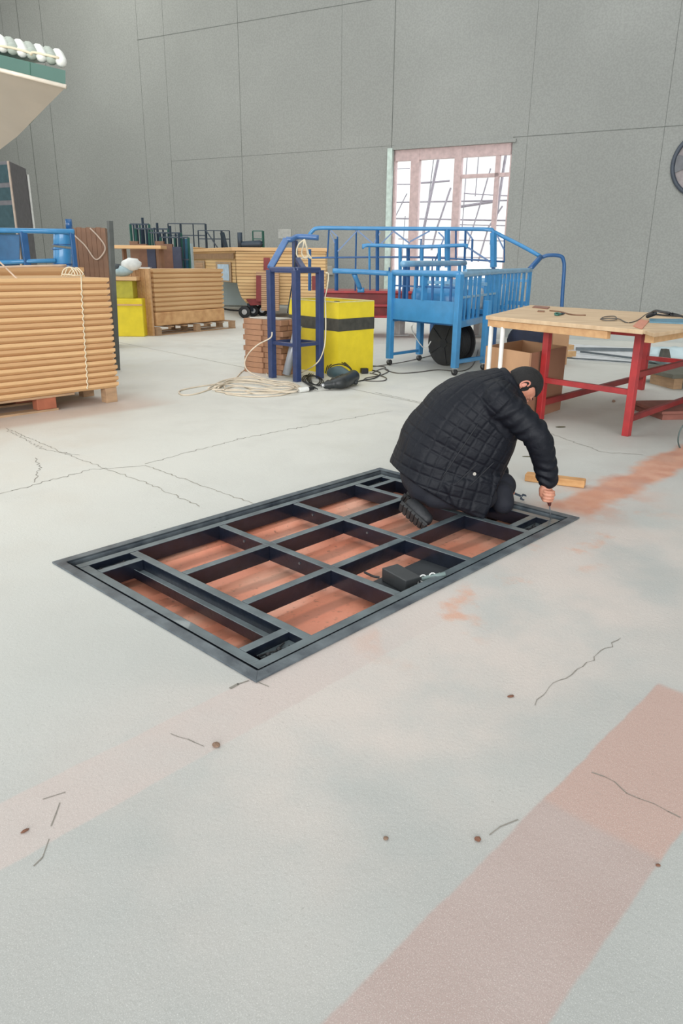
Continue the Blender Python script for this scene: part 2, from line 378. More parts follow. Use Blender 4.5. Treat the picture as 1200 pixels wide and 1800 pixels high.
# the far wall, cut by the glazed opening
WD = V((-0.8795, 0.4758, 0)).normalized(); WN = V((WD.y, -WD.x, 0)); WN = WN if WN.y > 0 else -WN   # away from the room
WO = fl(400, 533)
def onwall(px, py, off=0.0):
    d = ray(px, py); p0 = V((0, 0, H)); t = (WO + WN * off - p0).dot(WN) / d.dot(WN); return p0 + d * t
def wl(p): return (V(p) - WO).dot(-WD)     # metres along the wall, growing to the right
def wp(s, z, off=0.0): return WO - WD * s + WN * off + V((0, 0, z))
w0, w1 = wl(onwall(691, 300)), wl(onwall(897, 300)); wz1 = onwall(800, 257).z; wz0 = .25
HT = 14.0; S0, S1 = -20.0, 22.0; TH = .3
wm = MB()
def wbox(m, s0, s1, z0, z1, o0, o1): m.hexa([wp(s0, z0, o0), wp(s1, z0, o0), wp(s1, z0, o1), wp(s0, z0, o1), wp(s0, z1, o0), wp(s1, z1, o0), wp(s1, z1, o1), wp(s0, z1, o1)])
wbox(wm, S0, w0, -.0, HT, 0, TH); wbox(wm, w1, S1, 0, HT, 0, TH); wbox(wm, w0, w1, wz1, HT, 0, TH); wbox(wm, w0, w1, 0, wz0, 0, TH)
wm.mi = 1
def seamh(px, py, s0, s1, wd=.03): z = onwall(px, py).z; wbox(wm, s0, s1, z - wd / 2, z + wd / 2, -.004, .0)
def seamv(px, py, z0, z1, wd=.03): s = wl(onwall(px, py)); wbox(wm, s - wd / 2, s + wd / 2, z0, z1, -.004, .0)
zl = onwall(520, 268).z; zu = onwall(500, 26).z
seamh(520, 268, wl(onwall(300, 283)), w0, .008); seamh(520, 268, w1, S1, .018); seamh(500, 26, wl(onwall(240, 60)), wl(onwall(700, 0)), .02)
for px, py, a, b_, wd in ((82, 130, 0, HT, .022), (31, 30, 0, HT, .03), (248, 150, 0, HT, .009), (293, 150, 0, HT, .009), (421, 150, 0, HT, .014), (600, 150, zl, HT, .006), (692, 120, zl - .2, HT, .024), (937, 120, 0, HT, .007), (1178, 150, 0, HT, .010), (5, 50, 0, HT, .012)):
    seamv(px, py, a, b_, wd)
M_SEAM = mat('dark_panel_seam', rgb(112, 115, 111), .8)
tag(wm.build('wall_back', [M_WALL, M_SEAM], origin=(0, 0, 0)), kind='structure')
def wallq(name, a, b_, z1=HT):
    m = MB(); a, b_ = V((a[0], a[1], 0)), V((b_[0], b_[1], 0)); d = (b_ - a).normalized(); n = V((d.y, -d.x, 0)) * .3
    m.prism([a, b_, b_ + n, a + n], (0, 0, z1)); tag(m.build(name, M_WALL, origin=(0, 0, 0)), kind='structure')
XL, XR, YB = -17.0, 12.0, -16.0
pl = WO + WD * ((XL - WO.x) / WD.x); pr = WO + WD * ((XR - WO.x) / WD.x)
wallq('wall_left', (XL, YB), (XL, pl.y + .3)); wallq('wall_right', (XR, pr.y + .3), (XR, YB)); wallq('wall_front', (XR, YB), (XL, YB))
cm = MB(); cm.prism([(XL, YB, HT), (XR, YB, HT), (XR, pr.y + .3, HT), (XL, pl.y + .3, HT)], (0, 0, .25))
tag(cm.build('ceiling', M_WALL, origin=(0, 0, 0)), kind='structure')
# glazed opening: frame, mullions, pane; the pale track on its left
M_WFRAME = mat('pale_pink_window_frame', rgb(205, 180, 178), .5); M_WTRACK = mat('pale_green_jamb', rgb(205, 222, 214), .45)
glass = bpy.data.materials.new('clear_glass'); glass.use_nodes = True
gb = glass.node_tree.nodes['Principled BSDF']; gb.inputs['Transmission Weight'].default_value = 1; gb.inputs['Roughness'].default_value = .0; gb.inputs['IOR'].default_value = 1.02; gb.inputs['Base Color'].default_value = (.97, .98, 1, 1)
gm = MB(); wbox(gm, w0, w1, wz0, wz1, .14, .15)
pane = gm.build('window_1', glass, origin=wp((w0 + w1) / 2, wz0, .1)); tag(pane, kind='structure')
fr = MB(); f = .14
wbox(fr, w0, w1, wz1 - .3, wz1, .04, .2); wbox(fr, w0, w1, wz0, wz0 + .12, .04, .2); wbox(fr, w0, w0 + .05, wz0, wz1, .04, .2); wbox(fr, w1 - .05, w1, wz0, wz1, .04, .2)
fr.build('window_frame', M_WFRAME, pane)
for px, wd in ((803, .22), (728, .28)):
    s = wl(onwall(px, 300)); q = MB(); wbox(q, s - wd / 2, s + wd / 2, wz0, wz1, .03, .2); q.build('mullion', M_WFRAME, pane)
q = MB(); s = wl(onwall(872, 300)); wbox(q, s - .06, s + .06, wz0 + 2, wz1, .05, .2); q.build('mullion', M_WFRAME, pane)
q = MB(); wbox(q, wl(onwall(805, 300)), w1, wz1 - .86, wz1 - .76, .05, .2); q.build('transom', M_WFRAME, pane)
q = MB(); wbox(q, w0 - .17, w0 - .01, 0, wz1 + .05, -.10, .0); tag(q.build('trim_1', M_WTRACK, origin=wp(w0, 0, 0)), kind='structure')
q = MB(); wbox(q, w0 - .05, w1 + .1, wz1, wz1 + .08, -.06, .0); tag(q.build('trim_2', M_WALL, origin=wp(w0, wz1, 0)), kind='structure')
# outside: ground, pale block wall and scaffolding
q = MB(); wbox(q, w0 - 9, w1 + 9, 0, 7, 5.6, 5.9)
blk = mat('whitewashed_blockwork', rgb(238, 238, 236), .9, 0, .05, 3, .3, 12)
tag(q.build('wall_outside', blk, origin=(0, 0, 0)), kind='structure')
M_SCAF = mat('weathered_scaffold_tube', rgb(150, 142, 150), .6)
sc = thing('scaffolding', wp((w0 + w1) / 2, 0, 3.5), 'leaning lattice of steel scaffold poles outside the large window', 'scaffolding')
def wline(m, pts, r, o): m.tube([onwall(px, py, o) for px, py in pts], r, 6)
for pts, r in (([(822, 262), (812, 400)], .02), ([(842, 262), (835, 345)], .02), ([(900, 265), (886, 470)], .025), ([(772, 270), (745, 400), (738, 520)], .05), ([(862, 296), (848, 345), (822, 430)], .025), ([(890, 262), (872, 380), (862, 430)], .05),
               ([(792, 330), (768, 400), (758, 440)], .035), ([(763, 270), (752, 360), (744, 420)], .018), ([(715, 340), (695, 380)], .02), ([(712, 380), (704, 480)], .018), ([(883, 362), (858, 400), (840, 460)], .03), ([(868, 350), (862, 470)], .02)):
    q = MB(); wline(q, pts, r, 3.4); q.build('pole', M_SCAF, sc)
for pts, r in (([(692, 297), (720, 296)], .018), ([(692, 324), (735, 324)], .018), ([(690, 356), (905, 352)], .03), ([(690, 384), (905, 388)], .03), ([(735, 322), (790, 318)], .035), ([(815, 340), (905, 345)], .02), ([(805, 364), (870, 354)], .05), ([(700, 420), (905, 424)], .02), ([(700, 450), (905, 454)], .02), ([(802, 395), (905, 397)], .02)):
    q = MB(); wline(q, pts, r, 3.5); q.build('ledger', M_SCAF, sc)

# ------------------------------------------------------------------ the pit frame
rim = thing('pit_rim_frame', uv(PL / 2, PW / 2, 0), 'flat black steel border frame set in the floor round the open pit', 'frame')
FW, FT = .052, .010
for n, (a, b_, c, d) in {'near': (0, 0, PL, FW)}.items(): pass
def slab(u0, v0, u1, v1, z0, z1, m=None):
    m = m or MB(); return m.hexa([uv(u0, v0, z0), uv(u1, v0, z0), uv(u1, v1, z0), uv(u0, v1, z0), uv(u0, v0, z1), uv(u1, v0, z1), uv(u1, v1, z1), uv(u0, v1, z1)])
def miter(p):                                # flange strip with mitred ends plus its downstand
    m = MB(); a, b_, c, d = p; m.hexa([uv(*a, .001), uv(*b_, .001), uv(*c, .001), uv(*d, .001), uv(*a, FT), uv(*b_, FT), uv(*c, FT), uv(*d, FT)]); return m
i0, j0, i1, j1 = FW, FW, PL - FW, PW - FW
m = miter([(0, 0), (PL, 0), (i1, j0), (i0, j0)]); slab(i0, j0 - .005, i1, j0, -.12, FT, m); m.build('flange', M_RIM, rim, .001)
m = miter([(PL, 0), (PL, PW), (i1, j1), (i1, j0)]); slab(i1, j0, i1 + .005, j1, -.12, FT, m); m.build('flange', M_RIM, rim, .001)
m = miter([(PL, PW), (0, PW), (i0, j1), (i1, j1)]); slab(i0, j1, i1, j1 + .005, -.12, FT, m); m.build('flange', M_RIM, rim, .001)
m = miter([(0, PW), (0, 0), (i0, j0), (i0, j1)]); slab(i0 - .005, j0, i0, j1, -.12, FT, m); m.build('flange', M_RIM, rim, .001)

gr = thing('cover_frame', uv(PL / 2, PW / 2, -.1), 'black welded steel tube grid frame lying inside the floor pit', 'frame')
BW, BT, BZ = .048, .002, -.085              # tube width, top level, underside
I0, I1, J0, J1 = .068, PL - .110, .067, PW - .106
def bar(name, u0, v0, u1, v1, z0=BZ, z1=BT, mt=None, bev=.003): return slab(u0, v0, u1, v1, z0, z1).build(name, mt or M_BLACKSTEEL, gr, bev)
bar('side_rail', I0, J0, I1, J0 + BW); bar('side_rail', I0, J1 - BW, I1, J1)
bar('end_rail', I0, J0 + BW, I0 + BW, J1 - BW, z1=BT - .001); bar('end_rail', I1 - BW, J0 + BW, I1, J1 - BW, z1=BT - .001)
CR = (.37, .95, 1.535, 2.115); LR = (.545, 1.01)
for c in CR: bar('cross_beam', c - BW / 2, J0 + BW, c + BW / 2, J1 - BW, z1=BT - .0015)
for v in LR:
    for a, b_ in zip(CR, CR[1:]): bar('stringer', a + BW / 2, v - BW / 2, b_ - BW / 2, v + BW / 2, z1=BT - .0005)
# corner pockets: short stub, low plate, wires
for (u0, u1) in ((I0 + BW, CR[0] - BW / 2), (CR[3] + BW / 2, I1 - BW)):
    for v, s in ((J0 + BW, 1), (J1 - BW, -1)):
        a = v + s * .085; bar('corner_stub', u0, min(a, a + s * .045), u1, max(a, a + s * .045), z1=BT - .001)
        bar('corner_plate', u0 + .05 * (s > 0), min(v, a), u1, max(v, a), -.04, -.034)
        q = MB()
        for k in range(3):
            q.tube(smooth_path([uv(u0 + (u1 - u0) * t, v + s * (.04 + .025 * math.sin(5 * t + k * 2)), -.028 + .006 * math.cos(7 * t)) for t in (.2, .4, .6, .8)], 4), .004, 6)
        for t in (.35, .6): q.blob(uv(u0 + (u1 - u0) * t, v + s * .045, -.028), (.012, 0, 0), (0, .012, 0), (0, 0, .010), 8, 6)
        q.build('wire', mat('black_rubber', rgb(34, 35, 38), .55), gr, smooth=True)
# low channel bolted beside the first cross beam
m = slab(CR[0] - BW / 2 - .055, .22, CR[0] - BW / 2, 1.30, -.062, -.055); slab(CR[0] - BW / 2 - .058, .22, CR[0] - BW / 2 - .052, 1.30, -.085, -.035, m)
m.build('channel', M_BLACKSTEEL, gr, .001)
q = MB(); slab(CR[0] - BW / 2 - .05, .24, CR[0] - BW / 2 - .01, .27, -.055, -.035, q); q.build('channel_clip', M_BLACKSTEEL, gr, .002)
for c, v in ((CR[1] - BW / 2, .75), (CR[1] - BW / 2, 1.2), (CR[0] + BW / 2, .8), (CR[2] - BW / 2, 1.25), (CR[2] - BW / 2, .8)):
    q = MB(); q.cyl(uv(c - .004, v, -.03), uv(c + .001, v, -.03), .007, 10); q.build('bolt', mat('worn_bolt', rgb(110, 116, 120), .4, .6), gr)
slab(CR[1] + BW / 2, J0 + BW, CR[2] - BW / 2, .40, -.082, -.078).build('cover_plate', mat('matt_black_plate', rgb(52, 56, 60), .45), gr, .001)
# control box tied to the plate
jb = thing('junction_box', uv(1.17, .27, -.078), 'small black steel junction box lying on the black plate inside the pit frame', 'electrical box')
q = MB(); q.box(uv(1.17, .27, -.078 + .036), (.19, .10, .07), ANG + R(78)); q.build('case', mat('box_black', rgb(58, 61, 63), .5), jb, .004)
q = MB(); q.tube(smooth_path([uv(1.09, .345, -.035), uv(1.07, .37, -.03), uv(1.06, .42, -.02)], 4), .006, 6); q.build('lead', MATS['black_rubber'], jb)
q = MB(); c0 = uv(1.20, .165, -.02); q.cyl(c0, uv(1.27, .075, .012), .011, 12); q.build('grey_conduit', mat('grey_green_sleeve', rgb(120, 138, 136), .5), jb, smooth=True)
for t in (0, .4):
    q = MB(); c = c0.lerp(uv(1.27, .075, .012), t + .05); q.tube([c + V((.017 * math.cos(a), 0, .019 * math.sin(a))) for a in [k * math.pi / 5 for k in range(11)]] + [c + V((.035, .01, .015))], .0032, 6); q.build('cable_tie', mat('white_nylon', rgb(225, 228, 225), .5), jb)
q = MB(); q.tube(smooth_path([uv(1.19, .18, -.03), uv(1.14, .15, -.05), uv(1.05, .16, -.07), uv(1.0, .13, -.07)], 5), .004, 6); q.build('thin_cable', mat('grey_cable', rgb(130, 132, 132), .5), jb)
# ------------------------------------------------------------------ object materials
M_BOARD = mat('spruce_cladding', rgb(222, 182, 134), .6, 0, .12, 3, .1, 40, col2=rgb(204, 162, 114), stretch=(.4, 6, 6))
M_BOARD2 = mat('spruce_cladding_darker', rgb(208, 166, 120), .6, 0, .12, 3, .1, 40, col2=rgb(188, 144, 100), stretch=(.4, 6, 6))
M_PALLET = mat('pallet_wood', rgb(186, 152, 118), .75, 0, .15, 6, .3, 40, stretch=(1, 1, 4))
M_PALDK = mat('stained_pallet_block', rgb(176, 104, 76), .75)
M_TWINE = mat('cream_twine', rgb(232, 220, 192), .8)
M_NAVY = mat('navy_enamel', rgb(50, 66, 108), .38, 0, .12, 12, .05, 50, coat=.3)
M_BLUE = mat('bright_blue_enamel', rgb(66, 142, 196), .35, 0, .08, 8, .04, 50, coat=.35)
M_DBLUE = mat('deep_blue_enamel', rgb(44, 96, 150), .35, 0, .1, 8, coat=.3)
M_RED = mat('red_enamel', rgb(178, 48, 50), .4, 0, .15, 8, .06, 40, coat=.2, col2=rgb(150, 40, 44))
M_DRED = mat('oxide_red_steel', rgb(142, 44, 44), .5, 0, .2, 5)
M_YEL = mat('yellow_paint', rgb(236, 212, 46), .5, 0, .06, 6, .25, 30)
M_GREYTOP = mat('grey_band', rgb(78, 76, 68), .6, 0, .2, 14)
M_RUB = MATS['black_rubber']
M_CHROME = mat('zinc', rgb(190, 192, 194), .3, .8)
M_CARD = mat('cardboard', rgb(190, 148, 112), .8, 0, .06, 4)
M_PLY = mat('plywood_top', rgb(214, 188, 154), .6, 0, .12, 3, .1, 30, col2=rgb(190, 160, 126), stretch=(1, 4, 1))
M_WHITE = mat('white_plastic', rgb(235, 236, 232), .5)
M_DKWOOD = mat('dark_brown_board', rgb(134, 98, 74), .6, 0, .15, 4)
M_BLUEGREY = mat('pale_blue_sheet', rgb(190, 208, 212), .5, 0, .05, 2)

# ---- big stack of cladding boards, left foreground
def stack(px_r, length, depth, n, th, z0, rot, group, where, top_word, mt=(M_BOARD, M_BOARD2), jit=.008, notch=.028):
    """boards one on another; px_r is the near right ground corner, the stack runs back to the left along rot"""
    g = fl(*px_r); e = V((math.cos(rot), math.sin(rot), 0)); s = V((-e.y, e.x, 0))
    c = V((g.x, g.y, 0)) - e * length / 2 + s * depth / 2
    me = []
    for k in range(2):
        q = MB(); l, d, t = length / 2, depth / 2, th
        a = [(-l, -d), (l, -d), (l, d), (-l, d)]; nn = notch
        low = [V((x - math.copysign(nn, x), y - math.copysign(nn, y), 0.001)) for x, y in a]; mid = [V((x, y, t * .5)) for x, y in a]; top = [V((x, y, t)) for x, y in a]
        q.add(low + mid + top, [(3, 2, 1, 0), (8, 9, 10, 11)] + [(i, (i + 1) % 4, (i + 1) % 4 + 4, i + 4) for i in range(4)] + [(i + 4, (i + 1) % 4 + 4, (i + 1) % 4 + 8, i + 8) for i in range(4)])
        me.append(q.build('cladding_board', mt[k], origin=(0, 0, 0)))
    for i in range(n):
        src = me[i % 2]; o = src if i < 2 else src.copy()
        if i >= 2: COL.objects.link(o)
        j = e * random.uniform(-jit, jit) + s * random.uniform(-jit, jit) * .5
        if i == n - 1: j = V((0, 0, 0))
        o.location = c + j + V((0, 0, z0 + i * th)); o.rotation_euler = (0, 0, rot + random.uniform(-.0015, .0015))
        w = ORD[n - 1 - i] if n - 1 - i < len(ORD) else 'lower'
        tag(o, 'light wood cladding board, %s from the top of the %s' % (w, where) if i < n - 1 else 'grooved light wood cladding board, topmost of the ' + where, 'board', group)
    return c, e, s
def pallet(c, e, s, L_, D_, h, label, runners=3, dark_last=False, front_blocks=None):
    p = thing('pallet', c, label, 'pallet')
    bl = h - .044
    xs = front_blocks or [-L_ / 2 + .07, 0, L_ / 2 - .07]
    for y in (-D_ / 2 + .05, 0, D_ / 2 - .05):
        for i, x in enumerate(xs):
            q = MB(); q.box(c + e * x + s * y + V((0, 0, .02 + (bl - .0) / 2)), (.13, .10, bl), math.atan2(e.y, e.x)); q.build('block', M_PALDK if (dark_last and i == len(xs) - 1) else M_PALLET, p, .004)
        q = MB(); q.box(c + s * y + V((0, 0, .01)), (L_ if not front_blocks else L_ - .35, .10, .02), math.atan2(e.y, e.x)); q.build('bottom_board', M_PALLET, p)
    n = 7
    for i in range(n):
        x = -L_ / 2 + .05 + (L_ - .1) * i / (n - 1)
        q = MB(); q.box(c + e * x + V((0, 0, h - .012)), (.10, D_, .022), math.atan2(e.y, e.x)); q.build('deck_board', M_PALLET, p)
    return p
gA = fl(213, 705); hA = up(gA, 488)
c, e, s = stack((211, 706), 2.6, 1.15, 19, (hA - .155) / 19, .155, ANG, 'cladding boards stacked at the left edge', 'large stack at the left edge', '')
p = thing('pallet', c, 'wooden pallet carrying the large board stack at the left edge', 'pallet')
zr = ANG
for y in (-.5, 0, .5):
    q = MB(); q.box(c + e * 1.22 + s * y + V((0, 0, .0775)), (.13, .11, .155), zr); q.build('block', M_PALLET, p, .004)
    q = MB(); q.box(c + e * .50 + s * y + V((0, 0, .078)), (.20, .11, .115), zr); q.build('block', M_PALDK, p, .006)
    q = MB(); q.box(c - e * .45 + s * y + V((0, 0, .078)), (.16, .11, .115), zr); q.build('block', M_PALLET, p, .006)
    q = MB(); q.box(c - e * .30 + s * y + V((0, 0, .01)), (1.82, .13, .02), zr); q.build('bottom_board', M_PALLET, p)
    q = MB(); q.box(c - e * .20 + s * y + V((0, 0, .145)), (2.0, .13, .02), zr); q.build('deck_board', M_PALLET, p)
# twine round the stack
tw = MB(); cA, eA, sA = c, e, s
bx = lambda px, py: None
def face(px, py, off=0.0):                   # point of the stack's long near face seen at a pixel
    d = ray(px, py); p0 = V((0, 0, H)); a = cA - sA * (.575 + off); t = (a - p0).dot(sA) / d.dot(sA); return p0 + d * t
pts = []
for k in range(60):
    t = k / 59; a = face(143 + 11 * t, 508 + 176 * t, .012 + .006 * math.cos(k * 1.7)); pts.append(a + eA * .008 * math.sin(k * 1.7))
top = [face(143, 490, -.5), face(143, 488.5, -.2), face(143, 490, .0)]
for q_ in top: q_.z = hA + .008
tw.tube(top + pts, .006, 6)
tag(tw.build('twine', M_TWINE, smooth=True), 'twisted cream twine running down the front of the large board stack', 'twine')
# second stack behind it
c2 = fl(165, 655)
stack((165, 648), 2.4, 1.0, 14, up(fl(165, 648), 470) / 14, .0, ANG, 'cladding boards of the stack behind', 'half hidden left stack', '')
# loose branch like twine and rod over the stacks
q = MB(); q.tube(smooth_path([face(-10, 450, -.5), face(0, 461, -.4), face(32, 492, -.1)], 5), .008, 6)
tag(q.build('twine_end', mat('tan_cord', rgb(206, 182, 160), .8)), 'tan cord lying slantwise across the top of the left board stack', 'cord')
q = MB(); q.tube(smooth_path([face(-10, 470, -.30), face(60, 468, -.32), face(116, 466.5, -.34)], 4), .012, 8); tag(q.build('thin_rod', mat('tan_cord', rgb(206, 182, 160), .8), smooth=True), 'thin pale rod lying along the top of the left board stacks', 'rod')
q = MB()
for k in range(4): q.tube(smooth_path([face(108 + 5 * k, 486, -.25), face(112 + 7 * k, 474 - 3 * (k % 2), -.28), face(124 + 6 * k, 470 + 2 * k, -.24), face(132 + 4 * k, 484, -.2), face(120 - 4 * k, 482, -.22)], 5), .006, 6)
tag(q.build('twine_tangle', M_TWINE, smooth=True), 'loose tangle of cream twine on top of the large left stack', 'twine')
# blue tubular frame behind the stacks
bf = thing('tube_frame', fl(40, 640), 'blue tubular steel frame standing behind the left board stacks', 'frame')
YB_ = fl(40, 640).y
q = MB(); q.tube([at(-60, 404, YB_), at(130, 407, YB_)], .035, 12); q.build('top_rail', M_BLUE, bf, smooth=True)
for px in (-30, 41):
    q = MB(); a = at(px, 407, YB_); q.beam(V((a.x, a.y, 0)), a, .09, .05); q.build('post', M_DBLUE, bf, .004)
q = MB(); q.tube([at(-60, 463, YB_), at(98, 458, YB_)], .03, 10); q.build('mid_rail', M_BLUE, bf, smooth=True)
q = MB(); q.prism([at(-60, 412, YB_ + .1), at(34, 412, YB_ + .1), at(34, 470, YB_ + .1), at(-60, 470, YB_ + .1)], (0, .02, 0)); q.build('side_panel', mat('blue_panel', rgb(48, 104, 148), .5), bf)
q = MB(); a = at(126, 407, YB_); q.beam(V((a.x, a.y, 0)), a, .06, .04); q.build('post', M_DBLUE, bf, .004)
# blue drums stacked
dg = at(110, 480, 10.9)
for i, (y0, y1) in enumerate(((404, 432), (436, 466))):
    a, b_ = at(110, y1, 10.9), at(110, y0, 10.9); r = .125
    o = thing('blue_drum', (a.x, a.y, a.z), ['glossy blue steel drum, upper of two behind the left stacks', 'glossy blue steel drum, lower of two behind the left stacks'][i], 'drum', 'blue drums')
    q = MB(); q.cyl(a, b_, r, 24); q.build('shell', M_BLUE, o, .006, True)
    q = MB()
    for z in (a.z + .015, b_.z - .015): q.tube([V((a.x + (r + .003) * math.cos(t), a.y + (r + .003) * math.sin(t), z)) for t in [k * math.pi / 12 for k in range(24)]], .008, 6, True)
    q.build('rolling_hoop', M_DBLUE, o, smooth=True)
a = at(110, 466, 10.9)
o = thing('drum_stand', (a.x, a.y, 0), 'dark blue steel stand carrying the two blue drums', 'stand')
q = MB(); q.box((a.x, a.y, a.z - .02), (.3, .3, .036)); q.build('platform', M_DBLUE, o)
for sx in (-.12, .12):
    for sy in (-.12, .12): q = MB(); q.beam((a.x + sx, a.y + sy, 0), (a.x + sx, a.y + sy, a.z - .038), .04); q.build('leg', M_DBLUE, o)
b_ = at(122, 404, 10.9); q = MB(); q.cyl((b_.x, b_.y, b_.z + .0), (b_.x, b_.y, b_.z + .14), .045, 14)
o = tag(q.build('short_pipe', M_DBLUE, smooth=True), 'short dark blue pipe standing on top of the blue drums', 'pipe')
# upright brown boards behind, with grey post
for i in range(7):
    px = 134 + i * 8.3; a = at(px, 402 - (1 if i % 2 else 0), 13.2)
    q = MB(); q.box((a.x, a.y, a.z / 2), (.075, .7, a.z), R(12))
    tag(q.build('upright_board', M_DKWOOD, bevel=.003), 'brown board on edge, %s from the left of the upright bundle behind the stacks' % ORD[i].replace('topmost', 'first'), 'board', 'upright brown boards behind the left stacks')
a = at(193, 388, 10.2); q = MB(); q.beam((fl(203, 652).x, 10.25, 0), a, .062); tag(q.build('grey_post', mat('dark_grey_post', rgb(92, 96, 94), .6), bevel=.004), 'plain dark grey post standing beside the brown upright boards', 'post')
q = MB(); q.tube(smooth_path([at(158, 401, 12.8), at(172, 415, 12.8), at(184, 432, 12.8), at(182, 445, 12.8), at(168, 456, 12.8), at(150, 432, 12.8), at(131, 414, 12.8)], 5), .012, 6)
tag(q.build('cord', mat('beige_cord', rgb(196, 176, 160), .7), smooth=True), 'beige cord looped in front of the brown upright boards', 'cord')
# tall grey cabinet far left
cg = fl(20, 560); Yc = cg.y + 1
cb = thing('tall_cabinet', (at(20, 400, Yc).x, Yc + .5, 0), 'tall dark grey cabinet with glazed front at the far left', 'cabinet')
a0, a1, a2 = at(-70, 285, Yc + .9), at(16, 283, Yc), at(45, 294, Yc + 1.6)
F3 = lambda p: V((p.x, p.y, 0))
q = MB(); q.prism([F3(a0), F3(a1), F3(a2), F3(a2) + V((-1.6, 1.0, 0))], (0, 0, a1.z)); q.build('body', mat('dark_grey_cabinet', rgb(106, 104, 108), .55), cb, .01)
dirf = (F3(a1) - F3(a0)).normalized(); nf = V((dirf.y, -dirf.x, 0)) * .02; nf = nf if nf.y < 0 else -nf
def cq(u0, u1, z0, z1, n0, n1):
    P = [F3(a1) - dirf * u1, F3(a1) - dirf * u0]; m = MB()
    return m.hexa([P[0] + nf * n1 + V((0, 0, z0)), P[1] + nf * n1 + V((0, 0, z0)), P[1] + nf * n0 + V((0, 0, z0)), P[0] + nf * n0 + V((0, 0, z0)),
                   P[0] + nf * n1 + V((0, 0, z1)), P[1] + nf * n1 + V((0, 0, z1)), P[1] + nf * n0 + V((0, 0, z1)), P[0] + nf * n0 + V((0, 0, z1))])
zt = a1.z; gl = mat('dark_cabinet_glass', rgb(62, 84, 90), .15)
for z0, z1 in ((zt * .42, zt * .73), (zt * .76, zt * .84), (zt * .87, zt * .98)):
    cq(.06, 2.2, z0, z1, .0, .4).build('glass_panel', gl, cb)
q = cq(0, .06, 0, zt, 0, 1.2); q.build('door_edge', mat('tan_edge', rgb(178, 160, 146), .6), cb)
q = MB(); q.beam(V((a2.x + .03, a2.y, zt * .58)), V((a2.x + .03, a2.y, zt - .15)), .05); q.build('white_edge_strip', M_WHITE, cb)
# ---- raised cream hull with green band, top left
Yh = 8.2
def hp(px, py, y=Yh): return at(px, py, y)
hull = thing('raised_hull', (-6.2, Yh + 1, 0), 'raised cream hull with a green upper band at the top left', 'vehicle body')
by = lambda px, py: hp(px, py, Yh + max(0, (py - 153) / 110 * 1.9)); tip = hp(116, 153); b1 = by(82, 187); b2 = by(48, 222); b3 = by(30, 240); b4 = by(0, 263); lf = by(-420, 300); lt = hp(-420, 14)
q = MB(); fr_ = [tip, b1, b2, b3, b4, lf, lt]; bk_ = [V((p.x - 1.9 * k, Yh + 3.0, tip.z + .05 + .02 * i)) for i, (p, k) in enumerate(zip(fr_, (1, 1, 1, 1, 1, 0, 0)))]
q.add(fr_ + bk_, [(6, 0, 1), (6, 1, 2), (6, 2, 3), (6, 3, 4), (6, 4, 5), tuple(range(7, 14))] + [(i, (i + 1) % 7, (i + 1) % 7 + 7, i + 7) for i in range(7)]); q.build('hull', mat('cream_gelcoat', rgb(196, 188, 174), .45, 0, .04, 2), hull)
q = MB(); q.prism([hp(115, 124), hp(0, 96), hp(-420, -10), hp(-420, 40), hp(0, 122), hp(115, 150)], V((-1.3, 2.3, 0))); q.build('band', mat('dark_green_band', rgb(66, 106, 94), .5, 0, .06, 4), hull)
q = MB(); q.tube([hp(116.5, 152.5, Yh - .01), hp(0, 123, Yh - .01), hp(-420, 16, Yh - .01)], .02, 8); q.build('edge_trim', mat('cream_trim', rgb(236, 226, 210), .4), hull, smooth=True)
q = MB(); a, b_ = hp(52, 109, Yh - .004), hp(53, 134, Yh - .004); q.beam(a, b_, .006, .006); q.build('band_joint', mat('green_joint', rgb(90, 134, 118), .5), hull)
for sx in (-7.4, -5.6):
    for sy in (.3, 2.0): q = MB(); q.beam((sx, Yh + sy, 0), (sx, Yh + sy, tip.z), .12); q.build('support_leg', M_DBLUE, hull)
M_WRAP = mat('white_wrap', rgb(232, 234, 228), .5, 0, .05, 10, .3, 18)
for i in range(8):
    a = hp(108 - i * 17, 112 - i * 4.2, Yh + .05); b_ = hp(97 - i * 17, 101 - i * 4.2, Yh + 1.0); q = MB(); q.limb([a + V((0, 0, .02)), a.lerp(b_, .5) + V((0, 0, .05)), b_ + V((0, 0, .02))], [.055, .06, .05], 10)
    tag(q.build('rolled_sheet', M_WRAP if i % 2 == 0 else mat('grey_green_wrap', rgb(176, 186, 174), .6), smooth=True), 'bundled roll lying on the raised hull, %s from its tip' % ORD[i].replace('topmost', 'first'), 'roll', 'rolls lying along the raised hull edge')
q = MB(); q.prism([hp(-30, 40, Yh + .5), hp(30, 82, Yh + .5), hp(46, 88, Yh + .5), hp(-30, 90, Yh + .5)], V((0, .5, 0)))
tag(q.build('folded_sheet', mat('pale_sheet', rgb(208, 212, 206), .6)), 'pale sheet slanting up behind the white rolls on the hull', 'sheet')
q = MB(); q.tube(smooth_path([hp(-20, 78, Yh), hp(20, 84, Yh), hp(50, 92, Yh), hp(55, 96, Yh), hp(60, 92, Yh), hp(104, 102, Yh)], 4), .012, 6)
tag(q.build('cream_rope', M_TWINE, smooth=True), 'cream rope tied over the white rolls at the top left', 'rope')

